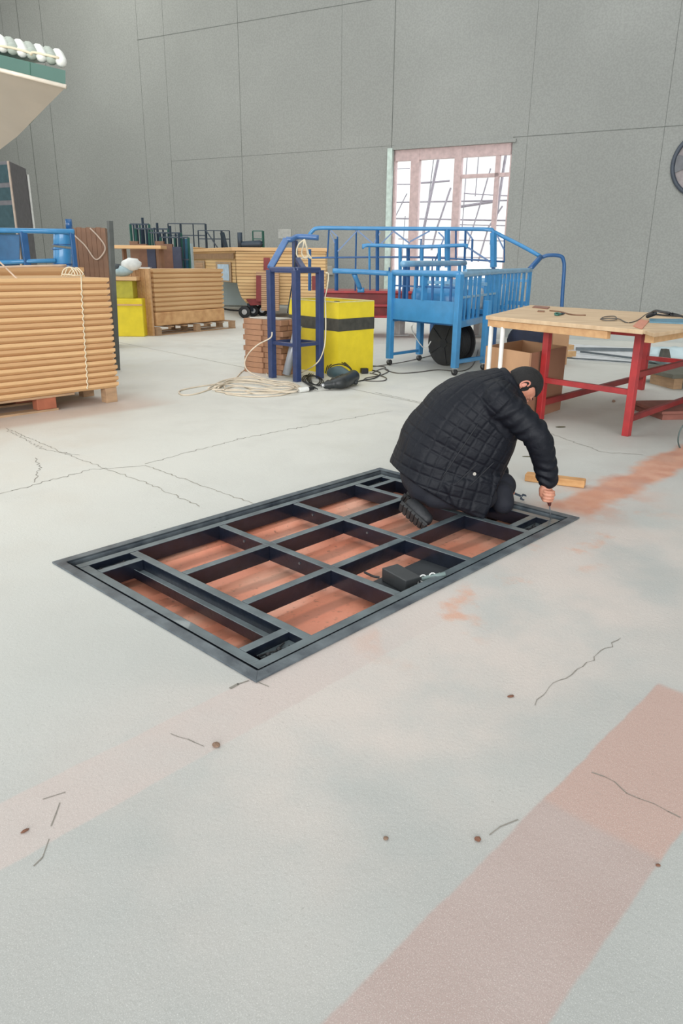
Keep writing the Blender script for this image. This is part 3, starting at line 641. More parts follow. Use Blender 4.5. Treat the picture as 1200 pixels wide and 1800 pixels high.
# ---- yellow block and planks beside stack two
g = fl(254, 592); zb = up(g, 525)
yb = thing('yellow_plinth', (g.x - .55, g.y + .6, 0), 'bright yellow painted block beyond the large stack, without any band', 'plinth')
q = MB(); q.box((g.x - .6, g.y + .2, zb / 2), (1.2, .4, zb)); q.build('body', M_YEL, yb, .015)
q = MB(); q.box((g.x - .6, g.y - .01, zb - .12), (1.2, .03, .03)); q.build('trim_strip', M_BOARD, yb)
zp = up((g.x, g.y + .1), 490)
q = MB(); q.box((g.x - .62, g.y + .2, (zb + zp) / 2 - .019), (.9, .34, zp - zb - .04)); tag(q.build('yellow_crate', mat('dull_yellow', rgb(190, 180, 60), .6), bevel=.01), 'dull yellow crate on top of the plain yellow block', 'crate')
q = MB(); q.box((g.x - .63, g.y + .2, zp), (1.12, .42, .07)); tag(q.build('plank', M_BOARD, bevel=.004), 'pale plank lying on the crate above the plain yellow block', 'plank')
for i, (px, py, rx, rz_) in enumerate(((216, 478, .22, .10), (232, 464, .2, .12), (205, 470, .12, .1))):
    a = at(px, py + 12, g.y + .2); q = MB(); a = V((a.x, a.y, max(a.z, zp + .04)))
    if i == 0: a.z = zp + .04
    q.blob(a + V((0, 0, rz_)), (rx, 0, 0), (0, .12, 0), (0, 0, rz_), 16, 10, fn=lambda x, y, z: 1 + .18 * noise.noise(V((x * 2, y * 2, z * 2))))
    tag(q.build('plastic_bag', [mat('blue_white_bag', rgb(176, 200, 206), .4), M_WHITE, mat('dark_bag', rgb(60, 66, 70), .5)][i], smooth=True),
        ['crumpled pale blue plastic bag lying above the plain yellow block', 'white plastic bag piled behind the second board stack', 'dark bag beside the white plastic bag'][i], 'bag')

# ---- second board stack on a pallet
gB = fl(277, 590); rB = math.atan2(1354, 880); rB = R(57)
eB = V((math.cos(rB), math.sin(rB), 0)); sB = V((-eB.y, eB.x, 0))
gB1 = V((gB.x, gB.y, 0)) + eB * 2.25
zt2 = up(gB + V((0, 0, 0)), 473); Lb = 2.05; nB = 9; zlog = .46; thB = (zt2 - zlog) / nB
cB = V((gB.x, gB.y, 0)) + eB * (Lb / 2) + sB * .38
def stackB():
    q = MB(); l, d, t, nn = Lb / 2, .38, thB, .035; a = [(-l, -d), (l, -d), (l, d), (-l, d)]
    low = [V((x - math.copysign(nn, x), y - math.copysign(nn, y), 0.001)) for x, y in a]; mid = [V((x, y, t * .45)) for x, y in a]; top = [V((x, y, t)) for x, y in a]
    q.add(low + mid + top, [(3, 2, 1, 0), (8, 9, 10, 11)] + [(i, (i + 1) % 4, (i + 1) % 4 + 4, i + 4) for i in range(4)] + [(i + 4, (i + 1) % 4 + 4, (i + 1) % 4 + 8, i + 8) for i in range(4)])
    return q.build('cladding_board', M_BOARD, origin=(0, 0, 0))
o0 = stackB()
for i in range(nB):
    o = o0 if i == 0 else o0.copy()
    if i: COL.objects.link(o)
    o.location = cB + V((random.uniform(-.006, .006), 0, zlog + i * thB)); o.rotation_euler = (0, 0, rB)
    tag(o, 'grooved wood board, %s of the stack beside the plain yellow block' % (ORD[nB - 1 - i] + (' from the top' if i < nB - 1 else '')), 'board', 'boards of the second stack on its pallet')
q = MB(); q.box(cB + V((0, 0, .185 + (zlog - .19) / 2)), (Lb, .76, zlog - .192), rB); tag(q.build('timber_baulk', mat('knotty_timber', rgb(222, 178, 126), .6, 0, .1, 2, .3, 10, col2=rgb(190, 140, 92), stretch=(.6, 3, 3)), bevel=.02), 'thick knotty timber layer at the bottom of the second board stack', 'timber')
pallet(cB + eB * .12, eB, sB, Lb + .35, .86, .17, 'wooden pallet under the second board stack, its blocks facing the camera')
for i in range(6):                           # planks on end at its left side
    a = V((gB.x, gB.y, 0)) + sB * (.06 + .125 * i) - eB * .09; zz = zt2 + .0
    q = MB(); q.box((a.x, a.y, zz / 2), (.05, .115, zz), rB); tag(q.build('plank_on_end', M_BOARD2, bevel=.004), 'upright plank, %s to the left of the second board stack' % ORD[i].replace('topmost', 'first'), 'plank', 'planks stood on end beside the second stack')

# ---- shelf bench with dark steel frames
Yr = 19.0; Yn = 17.75
tb = thing('shelf_bench', (at(245, 500, Yr).x, Yr, 0), 'long wooden shelf bench behind the second board stack', 'bench')
a, b_ = at(199, 434, Yn), at(288, 437, Yn)
q = MB(); q.beam(V((a.x, Yn, a.z)), V((b_.x, Yn, a.z)), .6, .07); q.build('top', M_BOARD, tb, .005)
for x in (a.x + .2, b_.x - .1): q = MB(); q.beam((x, Yn + .15, 0), (x, Yn + .15, a.z - .04), .08); q.build('leg', M_DKWOOD, tb)
M_ROD = mat('blue_black_rod', rgb(48, 62, 76), .45); M_GRN = mat('dark_green_rod', rgb(44, 92, 82), .45)
ztop = a.z + .05
fr_spec = [(229, 262, 394, 0), (238, 296, 402, .25), (262, 318, 409, .5), (282, 331, 417, .7)]
nm = ['leftmost and tallest', 'second from the left', 'third from the left', 'rightmost']
for i, (x0, x1, yt, dy) in enumerate(fr_spec):
    Y = Yr - .05 - dy * .4; A, Bp = at(x0, yt, Y), at(x1, yt + 3, Y); o = thing('rod_frame', (A.x, Y, 0), 'dark steel rod frame, %s of the cluster behind the second stack' % nm[i], 'frame', 'dark rod frames clustered by the bench')
    n = 7
    for k in range(n):
        x = A.x + (Bp.x - A.x) * k / (n - 1); q = MB(); q.beam((x, Y + random.uniform(-.08, .08), 0), (x, Y, A.z + (random.uniform(.0, .22) if k % 3 == 1 else 0)), .045 if k % 2 == 0 else .03); q.build('upright', M_ROD if k % 3 else M_GRN, o)
    for z in (A.z, A.z - .5, A.z - 1.1): q = MB(); q.beam((A.x, Y, z), (Bp.x, Y, z), .035); q.build('crossbar', M_ROD, o)
for i in range(6):
    x0 = 236 + i * 15; a = at(x0, 424 + (i % 3) * 5, Yr - .55); q = MB(); q.box((a.x, a.y, a.z / 2), (.2, .14, a.z))
    tag(q.build('panel_offcut', [M_DKWOOD, mat('rust_board', rgb(128, 92, 72), .7), mat('navy_board', rgb(60, 66, 88), .6)][i % 3], bevel=.004), 'narrow upright panel among the dark rod frames, %s from the left' % ORD[i].replace('topmost', 'first'), 'panel', 'narrow panels standing among the rod frames')
for i, (px, py, c_) in enumerate(((250, 470, M_WHITE), (306, 474, mat('copper_brown', rgb(160, 104, 74), .5)))):
    a = at(px, py, 17.9); q = MB(); q.box((a.x - .1, a.y + .42, a.z / 2), (.4, .2, a.z)); tag(q.build('carton', c_, bevel=.01), ['white carton standing behind the second board stack', 'brown carton standing behind the second board stack'][i], 'carton')
q = MB(); a = at(324, 420, 19.5); q.box((a.x, a.y, a.z / 2), (.22, .2, a.z)); tag(q.build('teal_panel', mat('teal_panel', rgb(44, 98, 124), .5)), 'narrow teal panel beside the rod frames', 'panel')
q = MB(); a = at(330, 428, 19.7); q.box((a.x, a.y, a.z / 2), (.22, .2, a.z)); tag(q.build('pale_panel', M_BLUEGREY), 'narrow pale blue panel beside the teal one', 'panel')

# ---- timber clad wagon body
Yw = 20.4
def stripes(name, c1, c2, wd):
    m = bpy.data.materials.new(name); m.use_nodes = True; nt = m.node_tree; N = nt.nodes; L = nt.links; b = N['Principled BSDF']; b.inputs['Roughness'].default_value = .6
    g = N.new('ShaderNodeNewGeometry'); sp = N.new('ShaderNodeSeparateXYZ'); L.new(g.outputs['Position'], sp.inputs[0])
    d = N.new('ShaderNodeMath'); d.operation = 'DIVIDE'; d.inputs[1].default_value = wd; L.new(sp.outputs[2], d.inputs[0])
    f = N.new('ShaderNodeMath'); f.operation = 'FRACT'; L.new(d.outputs[0], f.inputs[0])
    nz = N.new('ShaderNodeTexNoise'); nz.inputs['Scale'].default_value = 5; fl_ = N.new('ShaderNodeMath'); fl_.operation = 'FLOOR'; L.new(d.outputs[0], fl_.inputs[0])
    cb_ = N.new('ShaderNodeCombineXYZ'); L.new(fl_.outputs[0], cb_.inputs[2]); mm = N.new('ShaderNodeMath'); mm.operation = 'MULTIPLY'; mm.inputs[1].default_value = .12; L.new(sp.outputs[0], mm.inputs[0]); L.new(mm.outputs[0], cb_.inputs[0]); L.new(cb_.outputs[0], nz.inputs['Vector'])
    r = N.new('ShaderNodeValToRGB'); L.new(nz.outputs[0], r.inputs[0]); e = r.color_ramp.elements; e[0].position = .35; e[0].color = c2; e[1].position = .65; e[1].color = c1
    gr_ = N.new('ShaderNodeMapRange'); gr_.inputs[1].default_value = 0; gr_.inputs[2].default_value = .16; L.new(f.outputs[0], gr_.inputs[0])
    mx = N.new('ShaderNodeMix'); mx.data_type = 'RGBA'; L.new(gr_.outputs[0], mx.inputs[0]); mx.inputs[6].default_value = rgb(150, 108, 68); L.new(r.outputs[0], mx.inputs[7]); L.new(mx.outputs[2], b.inputs['Base Color'])
    bp = N.new('ShaderNodeBump'); bp.inputs['Distance'].default_value = .02; L.new(gr_.outputs[0], bp.inputs['Height']); L.new(bp.outputs[0], b.inputs['Normal'])
    return m
M_CLAD = stripes('planked_timber', rgb(226, 190, 136), rgb(202, 160, 108), .082)
M_BRICKW = stripes('fine_slats', rgb(196, 158, 122), rgb(170, 132, 100), .05)
wg = thing('clad_wagon', (at(500, 550, Yw).x, Yw + 1, 0), 'wagon body clad in pale timber boards with red window frames', 'wagon')
prof = [(414, 442), (415, 480), (418, 505), (424, 522), (433, 533), (470, 535), (572, 537), (572, 442)]
q = MB(); q.prism([at(x, y, Yw) for x, y in prof], (.0, 2.2, 0)); q.build('side_wall', M_CLAD, wg)
q = MB(); A = at(415, 441, Yw); Bq = at(331, 433, 24.5); q.hexa([V((Bq.x, Bq.y, .9)), V((A.x - .03, A.y, .9)), V((A.x - .03, A.y + .12, .9)), V((Bq.x, Bq.y + .12, .9)), Bq, V((A.x - .03, A.y, A.z)), V((A.x - .03, A.y + .12, A.z)), V((Bq.x, Bq.y + .12, Bq.z))]); q.build('end_wall', M_CLAD, wg)
q = MB(); q.prism([V((at(328, 433, 24.5).x, 24.5, A.z)), V((A.x - .1, Yw - .08, A.z)), V((at(575, 440, Yw).x, Yw - .08, A.z)), V((at(575, 440, Yw).x, Yw + 2.4, A.z)), V((at(328, 433, 24.5).x + 1, 26.2, A.z))], (0, 0, .09)); q.build('roof', M_BOARD, wg, .01)
for (x0, y0, x1, y1) in ((463, 453, 474, 475),): q = MB(); q.prism([at(x0, y0, Yw - .03), at(x1, y0, Yw - .03), at(x1, y1, Yw - .03), at(x0, y1, Yw - .03)], (0, .05, 0)); q.build('window_frame', M_DRED, wg)
q = MB(); q.prism([at(450, 480, Yw - .4), at(459, 480, Yw - .4), at(459, 530, Yw - .4), at(450, 530, Yw - .4)], (0, .35, 0)); q.build('door_post', M_DRED, wg)
q = MB(); q.prism([at(548, 485, Yw - .03), at(556, 485, Yw - .03), at(556, 510, Yw - .03), at(548, 510, Yw - .03)], (0, .05, 0)); q.build('window_frame', M_DRED, wg)
q = MB(); q.prism([at(450, 478, Yw - .42), at(490, 478, Yw - .42), at(490, 546, Yw - .42), at(459, 546, Yw - .42), at(459, 484, Yw - .42), at(450, 484, Yw - .42)], (0, .2, 0)); q.build('doorway_panel', M_BRICKW, wg)
f0 = lambda t: V((A.x - .03, A.y - .03, 0)).lerp(V((Bq.x, Bq.y - .03, 0)), t)
def endq(t0, t1, z0, z1, n, m_, pr=.03):
    q = MB(); a, b_ = f0(t0), f0(t1); k = V((0, -pr, 0)); q.hexa([b_ + k + V((0, 0, z0)), a + k + V((0, 0, z0)), a + V((0, .02, z0)), b_ + V((0, .02, z0)), b_ + k + V((0, 0, z1)), a + k + V((0, 0, z1)), a + V((0, .02, z1)), b_ + V((0, .02, z1))]); return q.build(n, m_, wg)
zr0 = A.z
endq(.02, .98, zr0 - .20, zr0 - .06, 'end_header', mat('brown_header', rgb(158, 124, 92), .6), .05)
endq(.08, .38, zr0 - .80, zr0 - .28, 'end_window_frame', mat('tan_frame', rgb(178, 150, 120), .6), .04)
endq(.12, .34, zr0 - .76, zr0 - .34, 'end_window_pane', mat('pale_blue_pane', rgb(200, 220, 236), .15), .06)
endq(.62, .88, zr0 - .80, zr0 - .25, 'end_door_frame', mat('tan_frame', rgb(178, 150, 120), .6), .04)
endq(.66, .84, zr0 - .80, zr0 - .32, 'end_door_panel', M_BRICKW, .06)
q = MB(); a, b_ = at(436, 527, Yw - .15), at(468, 533, Yw - .15); q.prism([at(432, 526, Yw - .2), at(462, 526, Yw - .2), at(462, 536, Yw - .2), at(440, 537, Yw - .2)], (0, 2, 0)); q.build('chassis', M_DRED, wg, .01)
for px, py, Y in ((430, 553, Yw), (445, 553, Yw + .6), (461, 546, Yw + .9)):
    a = at(px, 541, Y); q = MB(); q.cyl((a.x, Y - .1, .16), (a.x, Y + .08, .16), .16, 20); wh = q.build('wheel', M_RUB, wg, .01, True)
    q = MB(); q.cyl((a.x, Y - .11, .16), (a.x, Y - .1, .16), .07, 14); q.build('hub', M_CHROME, wh)
q = MB(); zc = at(433, 533, Yw).z; q.beam((at(437, 533, Yw).x, Yw + .3, .16), (at(437, 533, Yw).x, Yw + .3, zc), .12); q.build('axle_mount', M_ROD, wg)
q = MB(); q.beam((at(560, 533, Yw).x, Yw + .8, 0), (at(560, 533, Yw).x, Yw + .8, zc), .12); q.build('support_leg', M_ROD, wg)
# railings and motor on its roof
zr = A.z + .09
def rail(name, x0, x1, yt, Y, label, n, diag=False, mt=M_ROD):
    a, b_ = at(x0, yt, Y), at(x1, yt, Y); o = thing(name, (a.x, Y, zr), label, 'railing')
    for z in (a.z, (a.z * .55 + zr * .45)): q = MB(); q.beam((a.x, Y, z), (b_.x, Y, z), .03); q.build('rail', mt, o)
    for k in range(n): x = a.x + (b_.x - a.x) * k / (n - 1); q = MB(); q.beam((x, Y, zr), (x, Y, a.z), .05 if k % 2 else .028); q.build('post', mt, o)
    if diag: q = MB(); q.beam((a.x + .25, Y - .04, a.z), (b_.x - .35, Y - .04, zr), .035); q.build('brace', mt, o); q = MB(); q.beam((a.x + .75, Y - .1, a.z - .06), (b_.x - .1, Y - .1, zr), .1); q.build('arm', mt, o)
rail('roof_railing', 295, 361, 393, 25.0, 'dark steel railing standing on the timber wagon roof, nearer the rod frames', 4)
rail('roof_railing', 348, 403, 405, 24.0, 'dark steel railing with a slanting arm on the timber wagon roof', 5, True)
rail('roof_stand', 444, 462, 406, 22.0, 'small dark green open stand on the wagon roof', 2, False, M_GRN)
q = MB(); a = at(422, 433, 22); q.cyl((a.x, 22, zr), (a.x, 22, zr + .42), .07, 12); q.limb([(a.x + .1, 22, zr + .1), (a.x + .55, 22, zr + .12)], [.09, .1], 12); tag(q.build('roof_motor', M_ROD, smooth=True), 'small dark motor with upright cylinder on the wagon roof', 'motor')
q = MB(); a = at(384, 480, 25.6); b_ = at(442, 480, 25.6); zc = at(400, 465, 25.6).z; q.prism([(a.x, 25.6, .05), (b_.x, 25.6, .05), (b_.x, 26.2, .05), (a.x, 26.2, .05)], (0, 0, zc)); o = q.build('blue_grey_cabinet', M_BLUEGREY, bevel=.01); tag(o, 'pale blue sheet metal cabinet below the end window of the timber wagon', 'cabinet')
q = MB(); q.tube(smooth_path([fl(384, 541, .02), fl(405, 545, .02), fl(428, 546, .02), fl(445, 544, .02)], 4), .03, 6); tag(q.build('floor_cable', M_RUB, smooth=True), 'thick black cable on the floor by the wagon wheel', 'cable')
q = MB(); a = onwall(575, 475, -.03); q.box((a.x, a.y, a.z), (.42, .06, .28), math.atan2(WD.y, WD.x)); tag(q.build('wall_socket', mat('wall_grey_box', rgb(190, 190, 184), .6)), 'pale grey box fixed to the back wall behind the red chassis', 'junction box')
q = MB(); a = onwall(500, 411, -.012); q.box((a.x, a.y, a.z), (.5, .012, .3), math.atan2(WD.y, WD.x)); tag(q.build('notice', mat('grey_notice', rgb(186, 187, 182), .7)), 'faint grey paper notice on the back wall above the navy stand', 'notice')
# ---- bundle of wooden blocks
PB = [(0, 0)]
gb = fl(441, 655); zt3 = up(gb, 560); nb = 10; bh = zt3 / nb
M_BLK = mat('sawn_block_wood', rgb(172, 128, 98), .75, 0, .15, 5, .2, 30); rb = R(-38)
q = MB(); q.box((0, 0, bh / 2), (.34, .15, bh - .003)); pb = q.build('wood_block', M_BLK, bevel=.004, origin=(0, 0, 0)); first = True
eb = V((math.cos(rb), math.sin(rb), 0)); sb = V((-eb.y, eb.x, 0)); cb0 = V((gb.x, gb.y, 0)) - eb * .12 + sb * .1
for i in range(nb):
    for j, (oe, os_) in enumerate(((0.13, .0), (.13, .17), (.47, .02), (.47, .19))):
        if i % 2 and j == 1 and i == nb - 1: continue
        o = pb if first else pb.copy()
        if not first: COL.objects.link(o)
        first = False
        o.location = cb0 + eb * (oe + random.uniform(-.02, .012) + (.03 if i % 2 else 0)) + sb * (os_ + random.uniform(0, .008)) + V((0, 0, i * bh)); o.rotation_euler = (0, 0, rb + random.uniform(-.015, .015) )
        tag(o, 'sawn brown wood block in course %s of the block pile, %s' % (ORD[nb - 1 - i].replace('topmost', 'one at the top'), ['front left', 'rear left', 'front right', 'rear right'][j]), 'block', 'wood blocks piled behind the navy stand')
q = MB(); q.box(cb0 + eb * .33 + sb * .09 + V((0, 0, zt3 + .008)), (.52, .26, .012), rb + .05); tag(q.build('paper_stack', mat('pale_paper', rgb(205, 200, 190), .7)), 'pale papers lying on the pile of wood blocks', 'paper')

# ---- navy stand of square tube
ns = thing('navy_stand', fl(520, 668), 'navy blue steel stand with a raised bent tube arm, in front of the wood blocks', 'stand')
pA, pB_, pC = fl(479, 664), fl(522, 671), fl(562, 665); pD = pA + pC - pB_
zA = up(pA, 474)
sq = .082
for p in (pA, pB_, pC): q = MB(); q.beam(p, V((p.x, p.y, zA)), sq, sq, (.66, -.75, 0)); q.build('leg', M_NAVY, ns, .008)
q = MB(); q.beam(V((pD.x, pD.y, 1.0)), V((pD.x, pD.y, zA)), .04); q.build('rear_strut', M_NAVY, ns, .005)
def rtube(n, pts, r, par, m, sg=10, k=5): q = MB(); q.tube(smooth_path(pts, k), r, sg); return q.build(n, m, par, smooth=True)
tp = lambda p, z=zA: V((p.x, p.y, z))
for a, b_ in ((pA, pB_), (pB_, pC), (pC, pD), (pD, pA)): q = MB(); q.beam(tp(a, zA - .0), tp(b_, zA - .0), .06, .07); q.build('top_rail', M_NAVY, ns, .018, seg=3) if a is not pD else q.build('top_rail', M_NAVY, ns, .018, seg=3)
zm = up(pA, 602)
for a, b_ in ((pA, pB_), (pB_, pC), (pC, pD), (pD, pA)): q = MB(); q.beam(tp(a, zm), tp(b_, zm), .05, .045); q.build('shelf_rail', M_NAVY, ns, .006)
q = MB(); q.prism([tp(pA, zm - .02), tp(pB_, zm - .02), tp(pC, zm - .02), tp(pD, zm - .02)], (0, 0, .008)); q.build('shelf_plate', M_NAVY, ns)
pu = at(503, 421, pA.y + .5)
q = MB(); q.beam(tp(pA, zA + .02), pu, .085, .05, (0, -1, .3)); q.build('sloping_arm', mat('mid_blue_enamel', rgb(70, 112, 166), .35, coat=.3), ns, .012)
q = MB(); q.tube(smooth_path([pu, at(512, 421, pu.y), at(520, 417, pu.y + .1), at(530, 416, pu.y + .1), at(560, 418, pu.y + .1)], 4), .036, 12); q.build('upper_tube', mat('mid_blue_enamel', rgb(70, 112, 166), .35), ns, smooth=True)
q = MB(); b_ = at(518, 423, pu.y + .1); q.beam(V((b_.x, b_.y, zA - .1)), b_, .06, .06); q.build('rear_post', M_NAVY, ns, .006)
q = MB(); q.beam(at(523, 456, pu.y - .1), at(534, 474, pB_.y + .35), .07, .06); q.build('angled_bracket', M_NAVY, ns, .012)
a = upto(pD, 470)
for dx, w_, z1 in ((.0, .03, .0),): pass
rtube('hanging_cable', [at(520, 425, pB_.y + .15), at(517, 470, pB_.y + .12), at(513, 500, pB_.y + .1), at(505, 550, pB_.y + .05)], .008, ns, M_RUB, 6)
# coil of rope hung on the stand
q = MB(); Yk = pu.y + .05
for k, (x0, x1) in enumerate(((528, 521), (534, 541), (536, 530))): q.tube(smooth_path([at(535, 421, Yk), at((x0 + x1) / 2, 430 + k, Yk - .02 * k), at(x1, 445, Yk), at(x1 + 6, 454, Yk), at(541, 449, Yk + .02), at(538, 430, Yk + .02)], 5), .011, 6)
tag(q.build('hanging_rope', M_TWINE, smooth=True), 'tangled cream rope hanging from the navy stand arm', 'rope')
# silver tube leaning in it
a, b_ = fl(503, 664), at(524, 572, 9.72); q = MB(); q.cyl(V((a.x, a.y, .04)), b_, .052, 18); tag(q.build('silver_tube', mat('silver_grey_tube', rgb(186, 190, 196), .35, .3), smooth=True), 'silver grey tube leaning inside the navy stand', 'tube')

# ---- yellow bin with black band
c0, c1, c3 = fl(594, 661), fl(655, 652), fl(509, 645); c2_ = c1 + c3 - c0; hy = up(c0, 532)
yc = (c1 + c3) / 2
bn = thing('yellow_bin', (yc.x, yc.y, 0), 'open topped yellow box with a dark band, behind the navy stand', 'box')
q = MB(); P4 = [c0, c1, c2_, c3]; cc = (c0 + c2_) / 2
for i in range(4):
    a, b_ = P4[i], P4[(i + 1) % 4]; ia, ib = a.lerp(cc, .05), b_.lerp(cc, .05)
    q.hexa([a, b_, ib, ia] + [p + V((0, 0, hy)) for p in (a, b_, ib, ia)])
q.prism([p.lerp(cc, .05) + V((0, 0, .05)) for p in P4], (0, 0, .02)); q.build('walls', M_YEL, bn)
q = MB(); z0, z1 = up(c0, 583), up(c0, 561)
for i in range(4):
    a, b_ = P4[i], P4[(i + 1) % 4]; oa, ob = a + (a - cc).normalized() * .006, b_ + (b_ - cc).normalized() * .006
    q.hexa([oa + V((0, 0, z0)), ob + V((0, 0, z0)), b_ + V((0, 0, z0)), a + V((0, 0, z0)), oa + V((0, 0, z1)), ob + V((0, 0, z1)), b_ + V((0, 0, z1)), a + V((0, 0, z1))])
q.build('dark_band', M_GREYTOP, bn)
q = MB()
for i in range(4):
    a, b_ = P4[i], P4[(i + 1) % 4]; q.beam(a.lerp(cc, .025) + V((0, 0, hy + .004)), b_.lerp(cc, .025) + V((0, 0, hy + .004)), .035, .012)
q.build('rim', mat('pale_yellow_rim', rgb(226, 216, 150), .6), bn)
for i, (t, s_, ang, c_) in enumerate(((.4, .35, 20, M_DRED), (.6, .5, 70, M_RUB), (.5, .7, -30, M_TWINE))):
    a = c0.lerp(c1, t).lerp(c3.lerp(c2_, t), s_); q = MB(); d = V((math.cos(R(ang)), math.sin(R(ang)), 0)) * .2; q.beam(V((a.x, a.y, .1)) , V((a.x, a.y, hy - .02)) + d * .5, .07, .05)
    tag(q.build('scrap_offcut', c_, bevel=.004), ['dark red', 'black', 'cream'][i] + ' scrap offcut poking up inside the banded yellow box', 'offcut', 'scrap in the banded yellow box')
rt = MB(); rt.tube(smooth_path([at(572, 480, 9.6), at(577, 482, 9.6), at(575, 505, 9.65), at(571, 524, 9.7), at(572, 540, 9.68), at(572, 590, 9.62), at(567, 620, 9.6), at(555, 640, 9.55), fl(530, 655, .02)], 5), .0085, 6)
tag(rt.build('draped_rope', M_TWINE, smooth=True), 'cream rope draped over the banded yellow box beside the navy stand', 'rope')
# white cable heap on the floor
q = MB(); random.seed(3); q.tube(smooth_path([at(478, 584, 9.3), at(475, 594, 9.25), at(453, 606, 9.3), at(437, 621, 9.35), at(430, 637, 9.4), at(434, 650, 9.4), at(448, 659, 9.4), fl(470, 667, .01)], 6), .0085, 6)
q.build
loop1 = [(400, 672), (340, 681), (316, 687), (320, 694), (345, 692), (380, 680), (410, 668), (430, 650), (460, 645), (470, 660)]
q.tube(smooth_path([fl(x, y, .009) for x, y in loop1], 6), .0085, 6)
for k in range(6):
    a0_ = [(372, 682), (400, 667 + k), (440, 664 + k * 2), (478, 668 + k * 2), (512, 672 + k), (519, 683), (500, 689 - k), (455, 692 - k * 2), (410, 690 - k * 3), (378 + k * 3, 686)]
    pts = [(x + random.uniform(-12, 12), y + random.uniform(-2.5, 2.5)) for x, y in a0_]; q.tube(smooth_path([fl(x, y, .012 + .012 * (k % 4)) for x, y in pts], 6), .0085, 6)
q.tube(smooth_path([fl(x, y, .01) for x, y in [(396, 692), (440, 697), (490, 695), (515, 688), (528, 685)]], 6), .0085, 6)
tag(q.build('cable_heap', mat('cream_cable', rgb(226, 212, 190), .55), smooth=True), 'heap of tangled cream cable on the floor in front of the navy stand', 'cable')
a, b_ = fl(525, 686, .03), fl(541, 684, .03); o = thing('cable_connector', fl(533, 686), 'white cable connector on the floor at the end of the cream cable', 'connector')
q = MB(); q.cyl(a, b_, .03, 14); q.build('housing', M_WHITE, o, .004, True); q = MB(); q.cyl(b_, fl(550, 682, .03), .024, 12); q.build('black_plug', M_RUB, o, .003, True)
# drill
dr = thing('power_drill', fl(600, 676), 'large dark grey power drill lying against the banded yellow box', 'power tool')
M_DR = mat('dark_tool_casing', rgb(50, 55, 57), .45, 0, .3, 20, .2, 40); M_DR2 = mat('teal_grey_casing', rgb(62, 84, 88), .45)
q = MB(); q.limb([fl(573, 677, .06), fl(586, 675, .07), fl(601, 672, .085), fl(620, 662, .10)], [.045, .055, .075, .085], 18); q.build('motor_body', M_DR, dr, smooth=True)
q = MB(); q.limb([fl(582, 655, .12), fl(596, 655, .15), fl(612, 662, .12)], [.06, .085, .06], 16); q.build('gear_housing', M_DR2, dr, smooth=True)
for k in range(5):
    c = fl(578, 676, .065).lerp(fl(612, 666, .092), k / 4); d_ = (fl(612, 666, .092) - fl(578, 676, .065)).normalized(); rr = .054 + .030 * k / 4
    q = MB(); q.cyl(c - d_ * .006, c + d_ * .006, rr + .004, 20); q.build('cooling_rib', M_GREYTOP, dr, .002)
q = MB(); q.cyl(fl(565, 678, .06), fl(573, 677, .06), .022, 12); q.build('chuck', M_CHROME, dr, smooth=True)
q = MB(); q.limb([fl(612, 655, .1), fl(622, 662, .09), fl(625, 672, .05)], [.025, .028, .03], 12); q.build('rear_handle', M_DR, dr, smooth=True)
q = MB()
for k in range(3): c = fl(566 + 24, 652, .14); q.tube(smooth_path([fl(572 + 3 * k, 655, .05), fl(578 + 2 * k, 640 + 2 * k, .13), fl(598, 634 + 3 * k, .17), fl(614, 645 + k, .15), fl(622, 660, .05), fl(620, 672, .012)], 6), .0075, 6)
q.tube(smooth_path([fl(x, y, .01) for x, y in [(620, 672), (640, 668), (660, 664), (668, 655), (650, 650)]], 5), .0075, 6)
q.build('power_cord', M_RUB, dr, smooth=True)
q = MB()
for k in range(3): q.tube(smooth_path([fl(x + k * 3, y + k, .01 + .01 * k) for x, y in [(552, 682), (542, 676), (531, 668), (536, 660), (552, 660), (562, 668), (556, 676), (543, 672), (540, 662), (544, 656)]], 5), .007, 6)
tag(q.build('black_cable_coil', M_RUB, smooth=True), 'loose black cable coil between the navy stand and the drill', 'cable')
a = fl(640, 652, .03); q = MB(); q.box((a.x, a.y - .05, .04), (.10, .07, .07), .3); tag(q.build('black_adapter', M_RUB, bevel=.008), 'small black plug adapter at the foot of the banded yellow box', 'plug')
q = MB()
q.tube(smooth_path([fl(x, y, .008) for x, y in [(655, 655), (672, 648), (683, 652), (668, 660), (645, 664), (640, 668), (655, 670), (675, 669), (678, 664), (660, 658), (650, 656)]], 5), .007, 6)
q.tube(smooth_path([fl(x, y, .008) for x, y in [(650, 645), (680, 641), (720, 634), (770, 622)]], 5), .006, 6)
q.tube(smooth_path([fl(x, y, .008) for x, y in [(655, 643), (676, 645), (678, 650), (700, 656), (735, 654), (770, 650), (812, 652), (832, 640), (840, 615)]], 6), .007, 6)
tag(q.build('floor_cable', mat('dark_grey_cable', rgb(92, 88, 84), .5), smooth=True), 'thin dark cable snaking on the floor under the blue trolley', 'cable')

